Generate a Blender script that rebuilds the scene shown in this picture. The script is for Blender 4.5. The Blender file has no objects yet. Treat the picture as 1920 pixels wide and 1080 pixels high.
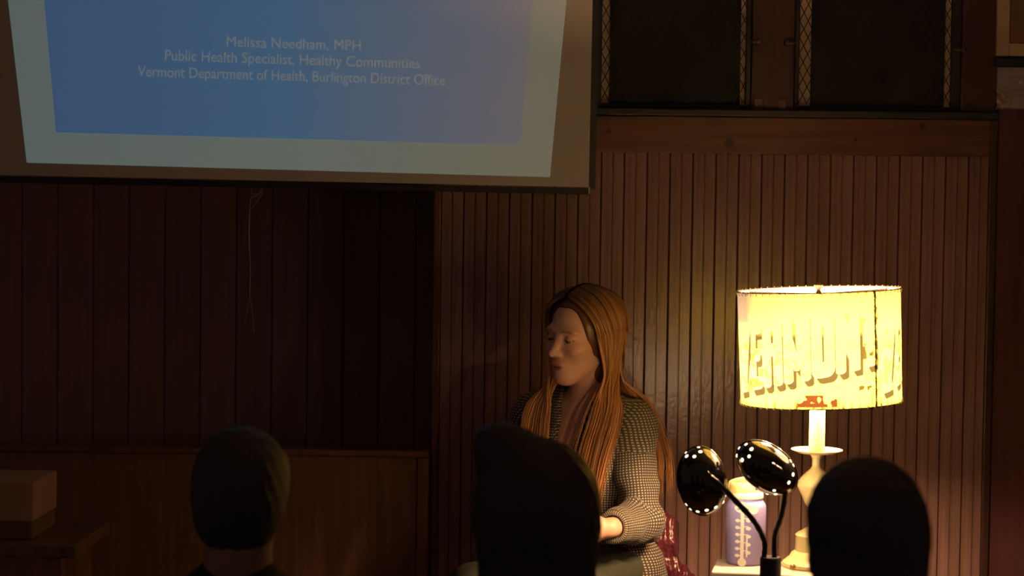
import bpy, bmesh, math, random
import numpy as np
from mathutils import Vector, Matrix
from math import sin, cos, pi, radians as R

random.seed(7); rng = np.random.default_rng(7)
sc = bpy.context.scene
COL = sc.collection

# ------------------------------------------------------------------ camera, world, exposure
F_PX = 3600.0
CAM = np.array([0.0, -5.4, 1.64])
YAW, PITCH, ROLL = R(-1.0), R(2.26), R(0.75)
_f = np.array([sin(YAW)*cos(PITCH), cos(YAW)*cos(PITCH), -sin(PITCH)])
_r0 = np.array([cos(YAW), -sin(YAW), 0.0]); _u0 = np.cross(_r0, _f)
_r = _r0*cos(ROLL) + _u0*sin(ROLL); _u = _u0*cos(ROLL) - _r0*sin(ROLL)
cd = bpy.data.cameras.new('camera'); cam = bpy.data.objects.new('camera', cd); COL.objects.link(cam)
cd.sensor_width = 36.0; cd.lens = F_PX/1920*36.0; cd.clip_start = 0.05; cd.clip_end = 100
cam.matrix_world = Matrix(((_r[0], _u[0], -_f[0], CAM[0]), (_r[1], _u[1], -_f[1], CAM[1]), (_r[2], _u[2], -_f[2], CAM[2]), (0, 0, 0, 1)))
cd.dof.use_dof = True; cd.dof.focus_distance = 5.0; cd.dof.aperture_fstop = 4.0
sc.camera = cam
w = bpy.data.worlds.new('world'); sc.world = w; w.use_nodes = True
w.node_tree.nodes['Background'].inputs[0].default_value = (1.0, 0.58, 0.48, 1)
w.node_tree.nodes['Background'].inputs[1].default_value = 0.05
sc.view_settings.view_transform = 'Standard'; sc.view_settings.look = 'None'
sc.view_settings.exposure = 0.0; sc.view_settings.gamma = 1.0; sc.view_settings.use_curve_mapping = False
sc.cycles.use_denoising = True
sc.cycles.max_bounces = 8; sc.cycles.transparent_max_bounces = 16
sc.cycles.sample_clamp_indirect = 4.0
BULB_L = 1200.0
SHADE_T = .20
BULB_COL = (1.0, 0.56, 0.27)

# a pixel of the 1920x1080 frame on a plane of the room (y = const or z = const)
def ray(px, py):
    return _f*F_PX + _r*(px-960) - _u*(py-540)
def P(px, py, y):
    d = ray(px, py); return CAM + d*((y-CAM[1])/d[1])
def Pz(px, py, z):
    d = ray(px, py); return CAM + d*((z-CAM[2])/d[2])

# ------------------------------------------------------------------ materials
def mat(name, color=(.5, .5, .5), rough=.5, metal=0.0, spec=.5, bump=0.0, bscale=60.0, var=0.0, vscale=8.0, stretch=(1, 1, 1),
        attr=None, coat=0.0, rand=0.0, emis=None, estr=0.0, sheen=0.0):
    m = bpy.data.materials.new(name); m.use_nodes = True; nt = m.node_tree; b = nt.nodes['Principled BSDF']
    b.inputs['Base Color'].default_value = (*color, 1); b.inputs['Roughness'].default_value = rough
    b.inputs['Metallic'].default_value = metal; b.inputs['Specular IOR Level'].default_value = spec
    b.inputs['Coat Weight'].default_value = coat; b.inputs['Sheen Weight'].default_value = sheen
    if emis: b.inputs['Emission Color'].default_value = (*emis, 1); b.inputs['Emission Strength'].default_value = estr
    tc = nt.nodes.new('ShaderNodeTexCoord'); mp = nt.nodes.new('ShaderNodeMapping'); mp.inputs['Scale'].default_value = stretch
    nt.links.new(tc.outputs['Object'], mp.inputs['Vector'])
    csock = None
    if attr:
        a = nt.nodes.new('ShaderNodeAttribute'); a.attribute_name = attr; csock = a.outputs['Color']
    if var:
        n = nt.nodes.new('ShaderNodeTexNoise'); n.inputs['Scale'].default_value = vscale; n.inputs['Detail'].default_value = 6
        nt.links.new(mp.outputs[0], n.inputs['Vector'])
        h = nt.nodes.new('ShaderNodeHueSaturation'); mr = nt.nodes.new('ShaderNodeMapRange')
        mr.inputs[1].default_value = .3; mr.inputs[2].default_value = .7; mr.inputs[3].default_value = 1-var; mr.inputs[4].default_value = 1+var
        nt.links.new(n.outputs['Fac'], mr.inputs[0]); nt.links.new(mr.outputs[0], h.inputs['Value'])
        h.inputs['Color'].default_value = (*color, 1)
        if csock: nt.links.new(csock, h.inputs['Color'])
        csock = h.outputs['Color']
    if rand:
        oi = nt.nodes.new('ShaderNodeObjectInfo'); h = nt.nodes.new('ShaderNodeHueSaturation'); mr = nt.nodes.new('ShaderNodeMapRange')
        mr.inputs[3].default_value = 1-rand; mr.inputs[4].default_value = 1+rand
        nt.links.new(oi.outputs['Random'], mr.inputs[0]); nt.links.new(mr.outputs[0], h.inputs['Value'])
        if csock: nt.links.new(csock, h.inputs['Color'])
        else: h.inputs['Color'].default_value = (*color, 1)
        csock = h.outputs['Color']
    if csock: nt.links.new(csock, b.inputs['Base Color'])
    if bump:
        n = nt.nodes.new('ShaderNodeTexNoise'); n.inputs['Scale'].default_value = bscale; n.inputs['Detail'].default_value = 4
        nt.links.new(mp.outputs[0], n.inputs['Vector'])
        bp = nt.nodes.new('ShaderNodeBump'); bp.inputs['Strength'].default_value = bump; bp.inputs['Distance'].default_value = .01
        nt.links.new(n.outputs['Fac'], bp.inputs['Height']); nt.links.new(bp.outputs[0], b.inputs['Normal'])
    return m

def wood(name, color, rough=.35, bump=.12, var=.35, rand=.12, bscale=70, knots=(), spec=.5):
    """varnished boards: grain that runs along z, alligatored varnish in the bump, knots at given places"""
    m = mat(name, color, rough, 0, spec, bump, bscale, var, 5.0, (9, 9, .5), rand=rand)
    nt = m.node_tree
    for n in nt.nodes:                                  # the bump keeps isotropic coordinates
        if n.type == 'BUMP':
            src = n.inputs['Height'].links[0].from_node
            mp = nt.nodes.new('ShaderNodeMapping'); mp.inputs['Scale'].default_value = (1, 1, .55)
            tc = [x for x in nt.nodes if x.type == 'TEX_COORD'][0]
            nt.links.new(tc.outputs['Object'], mp.inputs[0]); nt.links.new(mp.outputs[0], src.inputs['Vector'])
    if knots:
        b = nt.nodes['Principled BSDF']; cs = b.inputs['Base Color'].links[0].from_socket
        ge = nt.nodes.new('ShaderNodeNewGeometry')
        for (k, r) in knots:
            vd = nt.nodes.new('ShaderNodeVectorMath'); vd.operation = 'DISTANCE'; vd.inputs[1].default_value = tuple(k)
            nt.links.new(ge.outputs['Position'], vd.inputs[0])
            mr = nt.nodes.new('ShaderNodeMapRange'); mr.inputs[1].default_value = r*.35; mr.inputs[2].default_value = r
            mr.inputs[3].default_value = .25; mr.inputs[4].default_value = 1.0
            nt.links.new(vd.outputs['Value'], mr.inputs[0])
            h = nt.nodes.new('ShaderNodeHueSaturation'); nt.links.new(cs, h.inputs['Color']); nt.links.new(mr.outputs[0], h.inputs['Value'])
            cs = h.outputs['Color']
        nt.links.new(cs, b.inputs['Base Color'])
    return m

def screen_mat(name, c0, c1, x0, x1, x2=None, c2=None, albedo=.52):
    """white screen cloth that also gives back the projector's picture (a lit screen), colours running along x"""
    m = bpy.data.materials.new(name); m.use_nodes = True; nt = m.node_tree; nt.nodes.remove(nt.nodes['Principled BSDF'])
    out = nt.nodes['Material Output']
    d = nt.nodes.new('ShaderNodeBsdfDiffuse'); d.inputs[0].default_value = (albedo, albedo*.97, albedo*.9, 1)
    if c0 is None:
        nt.links.new(d.outputs[0], out.inputs[0]); return m
    e = nt.nodes.new('ShaderNodeEmission'); ad = nt.nodes.new('ShaderNodeAddShader')
    ge = nt.nodes.new('ShaderNodeNewGeometry'); sx = nt.nodes.new('ShaderNodeSeparateXYZ'); mr = nt.nodes.new('ShaderNodeMapRange'); cr = nt.nodes.new('ShaderNodeValToRGB')
    nt.links.new(ge.outputs['Position'], sx.inputs[0]); nt.links.new(sx.outputs[0], mr.inputs[0])
    mr.inputs[1].default_value = x0; mr.inputs[2].default_value = x1
    cr.color_ramp.elements[0].color = (*c0, 1); cr.color_ramp.elements[1].color = (*c1, 1)
    if c2: el = cr.color_ramp.elements.new(x2); el.color = (*c2, 1)
    nt.links.new(mr.outputs[0], cr.inputs[0]); nt.links.new(cr.outputs[0], e.inputs[0])
    nt.links.new(e.outputs[0], ad.inputs[0]); nt.links.new(d.outputs[0], ad.inputs[1]); nt.links.new(ad.outputs[0], out.inputs[0])
    return m

# ------------------------------------------------------------------ building helpers
def wloc(o):
    v = Vector((0, 0, 0))
    while o: v += o.location; o = o.parent
    return np.array(v)
def from_vf(name, V, F, m=None, parent=None, smooth=False, attrs=None):
    V = np.asarray(V, float)
    if parent is not None: V = V - wloc(parent)
    me = bpy.data.meshes.new(name); me.from_pydata(V.tolist(), [], F if isinstance(F, list) else F.tolist())
    if smooth: me.polygons.foreach_set('use_smooth', np.ones(len(me.polygons), bool))
    if attrs:
        for k, (typ, arr) in attrs.items():
            a = me.attributes.new(k, typ, 'POINT')
            a.data.foreach_set('color' if typ == 'FLOAT_COLOR' else 'vector', np.asarray(arr, np.float32).ravel())
    me.update()
    o = bpy.data.objects.new(name, me); COL.objects.link(o)
    if m: me.materials.append(m)
    if parent is not None: o.parent = parent
    return o
def from_bm(name, bm, m=None, parent=None, smooth=False, auto=None):
    if parent is not None: bmesh.ops.translate(bm, verts=bm.verts, vec=Vector(-wloc(parent)))
    bmesh.ops.recalc_face_normals(bm, faces=bm.faces)
    me = bpy.data.meshes.new(name); bm.to_mesh(me); bm.free()
    if smooth:
        me.polygons.foreach_set('use_smooth', np.ones(len(me.polygons), bool))
        if auto: me.set_sharp_from_angle(angle=R(auto))
    o = bpy.data.objects.new(name, me); COL.objects.link(o)
    if m: me.materials.append(m)
    if parent is not None: o.parent = parent
    return o
def thing(name, loc, label, cat, group=None):
    o = bpy.data.objects.new(name, None); COL.objects.link(o); o.location = Vector(tuple(loc)); o.empty_display_size = .1
    return tag(o, label, cat, group)
def tag(o, label=None, cat=None, group=None, kind=None):
    if label: o['label'] = label
    if cat: o['category'] = cat
    if group: o['group'] = group
    if kind: o['kind'] = kind
    return o
def struct(o): o['kind'] = 'structure'; return o
def bm_box(bm, lo, hi, bev=0.0, M=None):
    lo = np.minimum(lo, hi), np.maximum(lo, hi)
    a, b = lo
    vs = [bm.verts.new((x, y, z)) for x in (a[0], b[0]) for y in (a[1], b[1]) for z in (a[2], b[2])]
    fs = [bm.faces.new([vs[i] for i in q]) for q in ((0, 1, 3, 2), (4, 6, 7, 5), (0, 4, 5, 1), (2, 3, 7, 6), (0, 2, 6, 4), (1, 5, 7, 3))]
    if bev:
        es = list({e for f in fs for e in f.edges})
        r = bmesh.ops.bevel(bm, geom=es, offset=bev, segments=2, affect='EDGES', profile=.5)
        vs = list({v for f in r['faces'] for v in f.verts} | {v for v in vs if v.is_valid})
    if M is not None:
        for v in vs: v.co = M @ v.co
    return vs
def box(name, lo, hi, m, parent=None, bev=.002, M=None):
    bm = bmesh.new(); bm_box(bm, np.array(lo, float), np.array(hi, float), bev, M)
    return from_bm(name, bm, m, parent)
def lathe_vf(profile, centre, n=48, axis=None):
    """profile: list of (radius, height)"""
    V, F = [], []
    for (r, z) in profile:
        for i in range(n):
            a = 2*pi*i/n; V.append((r*cos(a), r*sin(a), z))
    for j in range(len(profile)-1):
        for i in range(n):
            k = (i+1) % n; F.append((j*n+i, j*n+k, (j+1)*n+k, (j+1)*n+i))
    V = np.array(V)
    if axis is not None: V = V @ np.array(axis)          # rows of axis: local x, y, z directions
    return V + np.array(centre), F
def lathe(name, profile, centre, m, parent=None, n=48, axis=None, auto=40):
    V, F = lathe_vf(profile, centre, n, axis)
    o = from_vf(name, V, F, m, parent, True); o.data.set_sharp_from_angle(angle=R(auto)); return o
def catmull(pts, n):
    pts = np.asarray(pts, float); k = len(pts)
    Q = np.vstack([2*pts[0]-pts[1], pts, 2*pts[-1]-pts[-2]])
    t = np.linspace(0, k-1, n); i = np.minimum(t.astype(int), k-2); u = (t-i)[:, None]
    p0, p1, p2, p3 = Q[i], Q[i+1], Q[i+2], Q[i+3]
    return .5*((2*p1)+(-p0+p2)*u+(2*p0-5*p1+4*p2-p3)*u*u+(-p0+3*p1-3*p2+p3)*u**3)
def tube_vf(path, rad, n=10, flat=1.0, cap=True):
    path = np.asarray(path, float); k = len(path); rad = np.broadcast_to(rad, (k,))
    T = np.gradient(path, axis=0); T /= np.linalg.norm(T, axis=1)[:, None]+1e-12
    ref = np.array([0, 0, 1.0]) if abs(T[0][2]) < .9 else np.array([1.0, 0, 0])
    N = np.cross(T[0], ref); N /= np.linalg.norm(N); V = []
    for i in range(k):
        N = N - T[i]*np.dot(N, T[i]); N /= np.linalg.norm(N)+1e-12; B = np.cross(T[i], N)
        for j in range(n):
            a = 2*pi*j/n; V.append(path[i] + rad[i]*(cos(a)*N + flat*sin(a)*B))
    F = [(i*n+j, i*n+(j+1) % n, (i+1)*n+(j+1) % n, (i+1)*n+j) for i in range(k-1) for j in range(n)]
    if cap: F += [tuple(range(n-1, -1, -1)), tuple((k-1)*n+j for j in range(n))]
    return np.array(V), F
def tube(name, path, rad, m, parent=None, n=12, smooth=True):
    V, F = tube_vf(path, rad, n); o = from_vf(name, V, F, m, parent, smooth); o.data.set_sharp_from_angle(angle=R(50)); return o
def merge(parts):
    V, F, k = [], [], 0
    for v, f in parts:
        V.append(np.asarray(v)); F += [tuple(i+k for i in q) for q in f]; k += len(v)
    return np.vstack(V), F

# ------------------------------------------------------------------ smooth solid modelling on a grid
class Solid:
    def __init__(s, lo, hi, h):
        s.lo = np.array(lo, float); s.h = h; s.n = np.ceil((np.array(hi)-s.lo)/h).astype(int)+1
        s.f = np.full(s.n, .5, np.float32)
    def _sub(s, lo, hi):
        a = np.clip(np.floor((np.array(lo)-s.lo)/s.h).astype(int), 0, s.n-1); b = np.clip(np.ceil((np.array(hi)-s.lo)/s.h).astype(int)+1, 0, s.n)
        sl = tuple(slice(a[i], max(b[i], a[i]+1)) for i in range(3))
        ax = [s.lo[i]+s.h*np.arange(sl[i].start, sl[i].stop) for i in range(3)]
        return sl, np.meshgrid(*ax, indexing='ij')
    def _put(s, sl, d, k, sub):
        f = s.f[sl]; d = d.astype(np.float32)
        if sub: d = -d; hh = np.maximum(k-np.abs(f-d), 0)/k; s.f[sl] = np.maximum(f, d)+hh*hh*k*.25
        else: hh = np.maximum(k-np.abs(f-d), 0)/k; s.f[sl] = np.minimum(f, d)-hh*hh*k*.25
    def ell(s, c, r, ax=np.eye(3), k=.02, sub=False, clip=None):
        c = np.array(c, float); r = np.array(r, float); m = max(r)+k+2*s.h+.012
        sl, X = s._sub(c-m, c+m)
        q = [X[0]-c[0], X[1]-c[1], X[2]-c[2]]
        p = [sum(ax[i][j]*q[j] for j in range(3)) for i in range(3)]
        k0 = np.sqrt(sum((p[i]/r[i])**2 for i in range(3)))+1e-6; k1 = np.sqrt(sum((p[i]/r[i]**2)**2 for i in range(3)))+1e-6
        d = k0*(k0-1)/k1
        if clip is not None: d = np.maximum(d, sum(clip[0][i]*p[i] for i in range(3))-clip[1])
        s._put(sl, d, k, sub)
    def cap(s, a, b, ra, rb, k=.02, sub=False):
        a = np.array(a, float); b = np.array(b, float); m = max(ra, rb)+k+2*s.h+.012
        sl, X = s._sub(np.minimum(a, b)-m, np.maximum(a, b)+m)
        ab = b-a; L2 = ab@ab+1e-12; q = [X[i]-a[i] for i in range(3)]
        t = np.clip(sum(q[i]*ab[i] for i in range(3))/L2, 0, 1)
        d = np.sqrt(sum((q[i]-t*ab[i])**2 for i in range(3)))-(ra+(rb-ra)*t)
        s._put(sl, d, k, sub)
    def half(s, n, c, k=.004):
        """cut away where n.x > c"""
        sl, X = s._sub(s.lo, s.lo+s.h*s.n); s.f = np.maximum(s.f, (sum(n[i]*X[i] for i in range(3))-c).astype(np.float32))
    def warp(s, fn):
        sl, X = s._sub(s.lo, s.lo+s.h*s.n); s.f += fn(X[0], X[1], X[2]).astype(np.float32)
    def mesh(s, smooth=1):
        f = s.f; S = f < 0
        c = np.zeros(np.array(f.shape)-1, np.int8)
        for dx in (0, 1):
            for dy in (0, 1):
                for dz in (0, 1): c += S[dx:f.shape[0]-1+dx, dy:f.shape[1]-1+dy, dz:f.shape[2]-1+dz]
        act = (c > 0) & (c < 8); ijk = np.argwhere(act); idx = np.full(c.shape, -1, np.int64); idx[act] = np.arange(len(ijk))
        cor = [np.array(o) for o in ((0, 0, 0), (1, 0, 0), (0, 1, 0), (1, 1, 0), (0, 0, 1), (1, 0, 1), (0, 1, 1), (1, 1, 1))]
        ed = ((0, 1), (2, 3), (4, 5), (6, 7), (0, 2), (1, 3), (4, 6), (5, 7), (0, 4), (1, 5), (2, 6), (3, 7))
        val = [f[tuple((ijk+o).T)] for o in cor]; acc = np.zeros((len(ijk), 3)); cnt = np.zeros(len(ijk))
        for a, b in ed:
            m = (val[a] < 0) != (val[b] < 0); t = np.where(m, val[a]/(val[a]-val[b]+1e-20), 0)
            acc += m[:, None]*(cor[a]+t[:, None]*(cor[b]-cor[a])); cnt += m
        V = (ijk + acc/cnt[:, None])*s.h + s.lo
        F = []
        for ax in range(3):
            a0 = [slice(None)]*3; a1 = [slice(None)]*3; a0[ax] = slice(0, -1); a1[ax] = slice(1, None)
            s0, s1 = S[tuple(a0)], S[tuple(a1)]; E = np.argwhere(s0 != s1); o1, o2 = [i for i in range(3) if i != ax]
            E = E[(E[:, o1] > 0) & (E[:, o2] > 0) & (E[:, o1] < f.shape[o1]-1) & (E[:, o2] < f.shape[o2]-1)]
            def at(d1, d2):
                e = E.copy(); e[:, o1] += d1; e[:, o2] += d2; return idx[tuple(e.T)]
            q = np.stack([at(-1, -1), at(0, -1), at(0, 0), at(-1, 0)], 1)
            flip = s0[tuple(E.T)] if ax != 1 else ~s0[tuple(E.T)]
            q[~flip] = q[~flip][:, ::-1]
            F.append(q)
        F = np.vstack(F)
        for _ in range(smooth):
            nb = np.zeros_like(V); ct = np.zeros(len(V))
            for j in range(4):
                np.add.at(nb, F[:, j], V[F[:, (j+1) % 4]]); np.add.at(ct, F[:, j], 1)
                np.add.at(nb, F[:, (j+1) % 4], V[F[:, j]]); np.add.at(ct, F[:, (j+1) % 4], 1)
            V = .5*V + .5*nb/ct[:, None]
        return V, F

# ------------------------------------------------------------------ palette
M_plank = wood('varnished_bead_board', (.265, .160, .142), .22, .10, .30, .16, 110)
M_rail = wood('varnished_rail_board', (.15, .058, .022), .4, .06, .35, 0, 60)
M_redwood = wood('dark_red_stained_wood', (.045, .018, .015), .42, .05, .25, 0, 60)
M_redwood2 = wood('red_stained_panel', (.085, .030, .030), .42, .05, .25, 0, 60)
M_alcove = wood('dark_alcove_boards', (.27, .145, .14), .55, .04, .25, .10, 60)
M_backing = mat('wall_backing', (.02, .009, .005), .8, var=.2, vscale=6)
M_floor = wood('floor_boards', (.11, .06, .03), .4, .05, .3, .1)
M_ceiling = mat('ceiling_paint', (.35, .3, .24), .9, var=.1, vscale=3)
M_black = mat('black_metal', (.006, .006, .006), .55, var=.2, vscale=20)
M_cream = mat('cream_paint', (.62, .51, .40), .6, var=.08, vscale=14)
M_cloth_blind = mat('black_blind_cloth', (.008, .008, .007), .9, bump=.2, bscale=300, var=.2, vscale=10)
M_wire = mat('rusty_wire', (.016, .009, .006), .9, metal=0, var=.3, vscale=60)
M_brass = mat('dull_brass', (.30, .20, .12), .38, metal=.8, var=.3, vscale=50)

# ------------------------------------------------------------------ the room
STAGE = .13
zr0 = P(1500, 290, 0)[2]; zr1 = P(1500, 221, 0)[2]            # rail board
x_jamb = P(817, 600, 0)[0]; x_post = P(1866, 400, 0)[0]
floor = struct(box('floor', (-4.5, -7, -.06), (4.5, 1.2, 0), M_floor, bev=0))
stage = struct(box('stage_platform', (-4.5, -1.55, 0), (4.5, 1.2, STAGE), M_floor, bev=.006))
ceiling = struct(box('ceiling', (-4.5, -3.2, 3.3), (4.5, 1.2, 3.36), M_ceiling, bev=0))

# bead-board wall: backing with planks, each plank its own piece with a bead groove down its middle
wall = struct(box('wall_back', (x_jamb+.005, .014, STAGE), (4.5, .06, zr0+.05), M_backing, bev=0))
PW = .0642
def plank_profile(wd, dep, groove):
    e = .0024; g = groove
    p = [(0, dep), (0, .0030), (e, 0)]
    if g: p += [(wd/2-.0024, 0), (wd/2-.0008, .0045), (wd/2+.0008, .0045), (wd/2+.0024, 0)]
    p += [(wd-e, 0), (wd, .0030), (wd, dep)]
    return p
def plank_mesh(wd, dep, h, groove=True):
    p = plank_profile(wd-.0022, dep, groove); n = len(p)
    V = [(x, y, 0) for x, y in p]+[(x, y, h) for x, y in p]
    F = [(i, i+1, n+i+1, n+i) for i in range(n-1)]+[tuple(range(n-1, -1, -1)), tuple(range(n, 2*n))]
    me = bpy.data.meshes.new('plank'); me.from_pydata(V, [], F); me.update(); return me
pm = plank_mesh(PW, .014, zr0-STAGE); pm.materials.append(M_plank)
npl = int(math.ceil((x_post-x_jamb-.012)/PW))
for i in range(npl):
    o = bpy.data.objects.new('plank', pm); COL.objects.link(o)
    o.location = (x_jamb+.012+i*PW, -.001*random.random(), STAGE); o.rotation_euler = (0, 0, R(random.uniform(-.5, .5))); o.parent = wall

knots = [(P(1368, 268, -.012), .020), (P(1730, 236, -.012), .014), (P(1140, 246, -.012), .013), (P(1604, 262, -.012), .008)]
M_rail_k = wood('knotty_rail_board', (.12, .054, .028), .4, .06, .35, 0, 60, knots)
for n in M_rail_k.node_tree.nodes:
    if n.type == 'MAPPING' and n.inputs['Scale'].default_value[0] == 9: n.inputs['Scale'].default_value = (.7, 9, 9)
struct(box('trim_1', (P(1112, 250, 0)[0], -.012, zr0), (P(1860, 250, 0)[0], .04, zr1), M_rail_k, bev=.003))
z_sill = P(1500, 206, -.03)[2]
struct(box('trim_2', (P(1105, 212, 0)[0], -.03, zr1), (P(1868, 212, 0)[0], .04, z_sill), M_black, bev=.004))        # dark sill ledge
# casing of the alcove opening and its corner
struct(box('trim_3', (x_jamb-.008, -.012, STAGE), (x_jamb+.012, .06, 2.6), M_rail, bev=.003))
# flat post panel at the end of the bead boards
struct(box('trim_4', (x_post, -.006, STAGE), (x_post+.9, .02, 3.3), M_redwood2, bev=.003))
struct(box('trim_5', (x_post-.022, -.018, STAGE), (x_post-.001, .01, zr1), M_redwood, bev=.003))                   # quarter strip
# the alcove behind the screen
alc = struct(box('wall_alcove', (-4.5, .75, STAGE), (x_jamb+.9, .80, 3.3), M_backing, bev=0))
am = plank_mesh(.115, .018, 3.0, False); am.materials.append(M_alcove)
i = 0; x = -2.6
while x < x_jamb+.55:
    o = bpy.data.objects.new('plank', am); COL.objects.link(o); o.location = (x, .732, STAGE); o.parent = alc; x += .115
struct(box('wall_alcove_return', (x_jamb+.005, .06, STAGE), (x_jamb+.06, .75, 3.3), M_alcove, bev=0))
wx0 = P(1112, 100, 0)[0]
struct(box('wall_header', (-4.5, 0, 2.62), (wx0, .06, 3.3), M_backing, bev=0))
struct(box('wall_above_rail', (x_jamb+.005, .0, zr0+.05), (wx0, .06, 2.62), M_redwood, bev=0))
struct(box('wall_behind_windows', (wx0, .17, zr0+.05), (x_post+.1, .2, 3.3), M_backing, bev=0))

# ------------------------------------------------------------------ two guarded windows
ZT = 2.75
M_pane = mat('night_pane', (.004, .004, .004), .05, spec=.6)
M_pane.node_tree.nodes['Principled BSDF'].inputs['Transmission Weight'].default_value = .9
M_latch = mat('tarnished_steel', (.12, .07, .05), .5, metal=.6, var=.3, vscale=60)
def window(idx, xa, s0, s1, t0, t1, xb, latches):
    """pixel columns along the sill: outer frame, pale stile, blind, pale stile, frame"""
    X = lambda px, y: P(px, 196, y)[0]
    zb = z_sill
    fr = bmesh.new()
    bm_box(fr, np.array((X(xa, .01), .006, zb)), np.array((X(s0, .01), .06, ZT)), .003)
    bm_box(fr, np.array((X(t1, .01), .006, zb)), np.array((X(xb, .01), .06, ZT)), .003)
    bm_box(fr, np.array((X(xa, .01)+.001, .007, zb)), np.array((X(xb, .01)-.001, .055, zb+.014)), .003)
    bm_box(fr, np.array((X(xa, .01)+.001, .007, ZT-.04)), np.array((X(xb, .01)-.001, .055, ZT)), .003)
    f = struct(from_bm('window_%d' % idx, fr, M_black))
    for a, b in ((s0-3, s1+3), (t0-3, t1+3)):
        box('stile', (X(a, .03), .026, zb+.002), (X(b, .03), .058, ZT-.002), M_cream, f, .003)
    xm = .5*(X(s1, .04)+X(t0, .04))
    box('pane', (X(s1, .1)+.004, .11, zb+.005), (X(t0, .1)-.004, .115, ZT-.005), M_pane, f, 0)
    # roller blind with a hem bar, slightly narrower than the opening
    n = 40; xs = np.linspace(X(s1, .05), X(t0, .05), n); V = []; 
    for z in (zb+.004, ZT-.03):
        for xq in xs: V.append((xq, .020+.002*sin(xq*23)+.0015*sin(xq*61), z))
    for z in (zb+.004, ZT-.03):
        for xq in xs: V.append((xq, .022+.002*sin(xq*23)+.0015*sin(xq*61), z))
    F = [(i, i+1, n+i+1, n+i) for i in range(n-1)]+[(2*n+i, 3*n+i, 3*n+i+1, 2*n+i+1) for i in range(n-1)]
    bl = from_vf('blind', V, F, M_cloth_blind, f)
    # diamond wire guard across the whole opening
    xl, xr = X(s0, .02)-.002, X(t1, .02)+.002; pz = .046; px_ = .0235; parts = []
    slope = pz/px_; H = ZT-.04-zb-.02
    for sgn in (1, -1):
        k = -int(H/pz)-2
        while k*px_ < (xr-xl)+H/slope+px_:
            # x = xl + k*px_ + sgn*(z-z0)/slope
            x0 = xl+k*px_ if sgn > 0 else xl+k*px_; pts = []
            def zx(xv): return zb+.02+(xv-x0)*slope*sgn
            za, zc = zb+.02, zb+.02+H
            cand = [(x0, za), (x0+sgn*H/slope, zc)]
            (ax, az), (bx, bz) = cand
            if ax > bx: ax, az, bx, bz = bx, bz, ax, az
            if bx > xl and ax < xr:
                if ax < xl: az += (xl-ax)*(bz-az)/(bx-ax); ax = xl
                if bx > xr: bz -= (bx-xr)*(bz-az)/(bx-ax); bx = xr
                if bx-ax > .003:
                    y = .010+.0012*sgn; parts.append(tube_vf([(ax, y, az), (bx, y, bz)], .0012, 4, cap=False))
            k += 1
    V, F = merge(parts); from_vf('wire_guard', V, F, M_wire, f)
    for (lx, ly, d) in latches:                       # turn buttons that hold the guard
        c = P(lx, ly, -.02); parts = []
        V, F = lathe_vf([(0, -.0105), (.006, -.0105), (.0075, -.008), (.0075, .006), (0, .006)], c, 16, ((1, 0, 0), (0, 0, 1), (0, 1, 0)))
        parts.append((V, F)); parts.append(tube_vf([c+np.array((0, -.004, 0)), c+np.array((d*.014, -.005, -.001)), c+np.array((d*.026, -.003, .001))], [.0055, .0045, .003], 8))
        V, F = merge(parts); from_vf('latch', V, F, M_latch, f, True)
    return f
window(1, 1112, 1127, 1142, 1385, 1397, 1407, [(1423, 79, -1)])
window(2, 1488, 1497, 1516, 1765, 1782, 1800, [(1475, 81, 1), (1806, 94, -1)])
for k, (a, b) in enumerate(((1407, 1488), (1800, 1868))):
    struct(box('trim_%d' % (6+k), (P(a, 196, 0)[0]+.001, -.006, z_sill), (P(b, 196, 0)[0]-.001, .05, 3.0), M_redwood, bev=.003))
# hinge plates at the foot of the post between the windows
for hx in (1422, 1466):
    c = P(hx, 196, -.008)
    o = box('hinge_plate', c-np.array((.012, .003, .016)), c+np.array((.012, .003, .016)), M_latch, bpy.data.objects['trim_6'], .002)

# ------------------------------------------------------------------ projection screen with its picture
YS = -.13
sx0 = P(-150, 340, YS)[0]; sx1 = P(1104, 348, YS)[0]
M_sc = screen_mat('screen_cloth', None, None, 0, 1)
M_border = screen_mat('slide_border_light', (.065, .098, .098), (.066, .084, .066), P(30, 100, YS)[0], P(1050, 100, YS)[0], .55, (.068, .105, .100))
M_blue = screen_mat('slide_blue_light', (.012, .060, .144), (.050, .070, .098), P(90, 100, YS)[0], P(990, 100, YS)[0], .5, (.007, .076, .160))
M_text = screen_mat('slide_text_light', (.088, .112, .118), (.118, .114, .10), P(250, 100, YS)[0], P(830, 100, YS)[0])
scr = thing('projection_screen', ((sx0+sx1)/2, YS, P(560, 345, YS)[2]), 'large white pull-down projection screen showing a blue slide', 'screen')
def scr_quad(name, pix, m, y, parent, thick=0.0):
    C = [P(a, b, y) for a, b in pix]
    V = C+[c+np.array((0, thick, 0)) for c in C] if thick else C
    F = [(0, 1, 2, 3)] if not thick else [(0, 1, 2, 3), (7, 6, 5, 4), (0, 4, 5, 1), (1, 5, 6, 2), (2, 6, 7, 3), (3, 7, 4, 0)]
    return from_vf(name, V, F, m, parent)
zt = 2.72
def up(a, b, z):                                      # carry an edge of the picture on to height z
    pa, pb = P(*a, YS), P(*b, YS); t = (z-pa[2])/(pb[2]-pa[2]); return pa+(pb-pa)*t
fabric = [P(-150, 325, YS), P(1104, 351, YS), np.array((sx1+.006, YS, zt)), np.array((sx0, YS, zt))]
fabric = [np.array((c[0], YS, c[2])) for c in fabric]
V = fabric+[c+np.array((0, .002, 0)) for c in fabric]
from_vf('screen_fabric', V, [(0, 1, 2, 3), (7, 6, 5, 4), (0, 4, 5, 1), (1, 5, 6, 2), (2, 6, 7, 3), (3, 7, 4, 0)], M_sc, scr)
bl, br = P(-150, 327, YS), P(1106, 353, YS)
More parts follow.
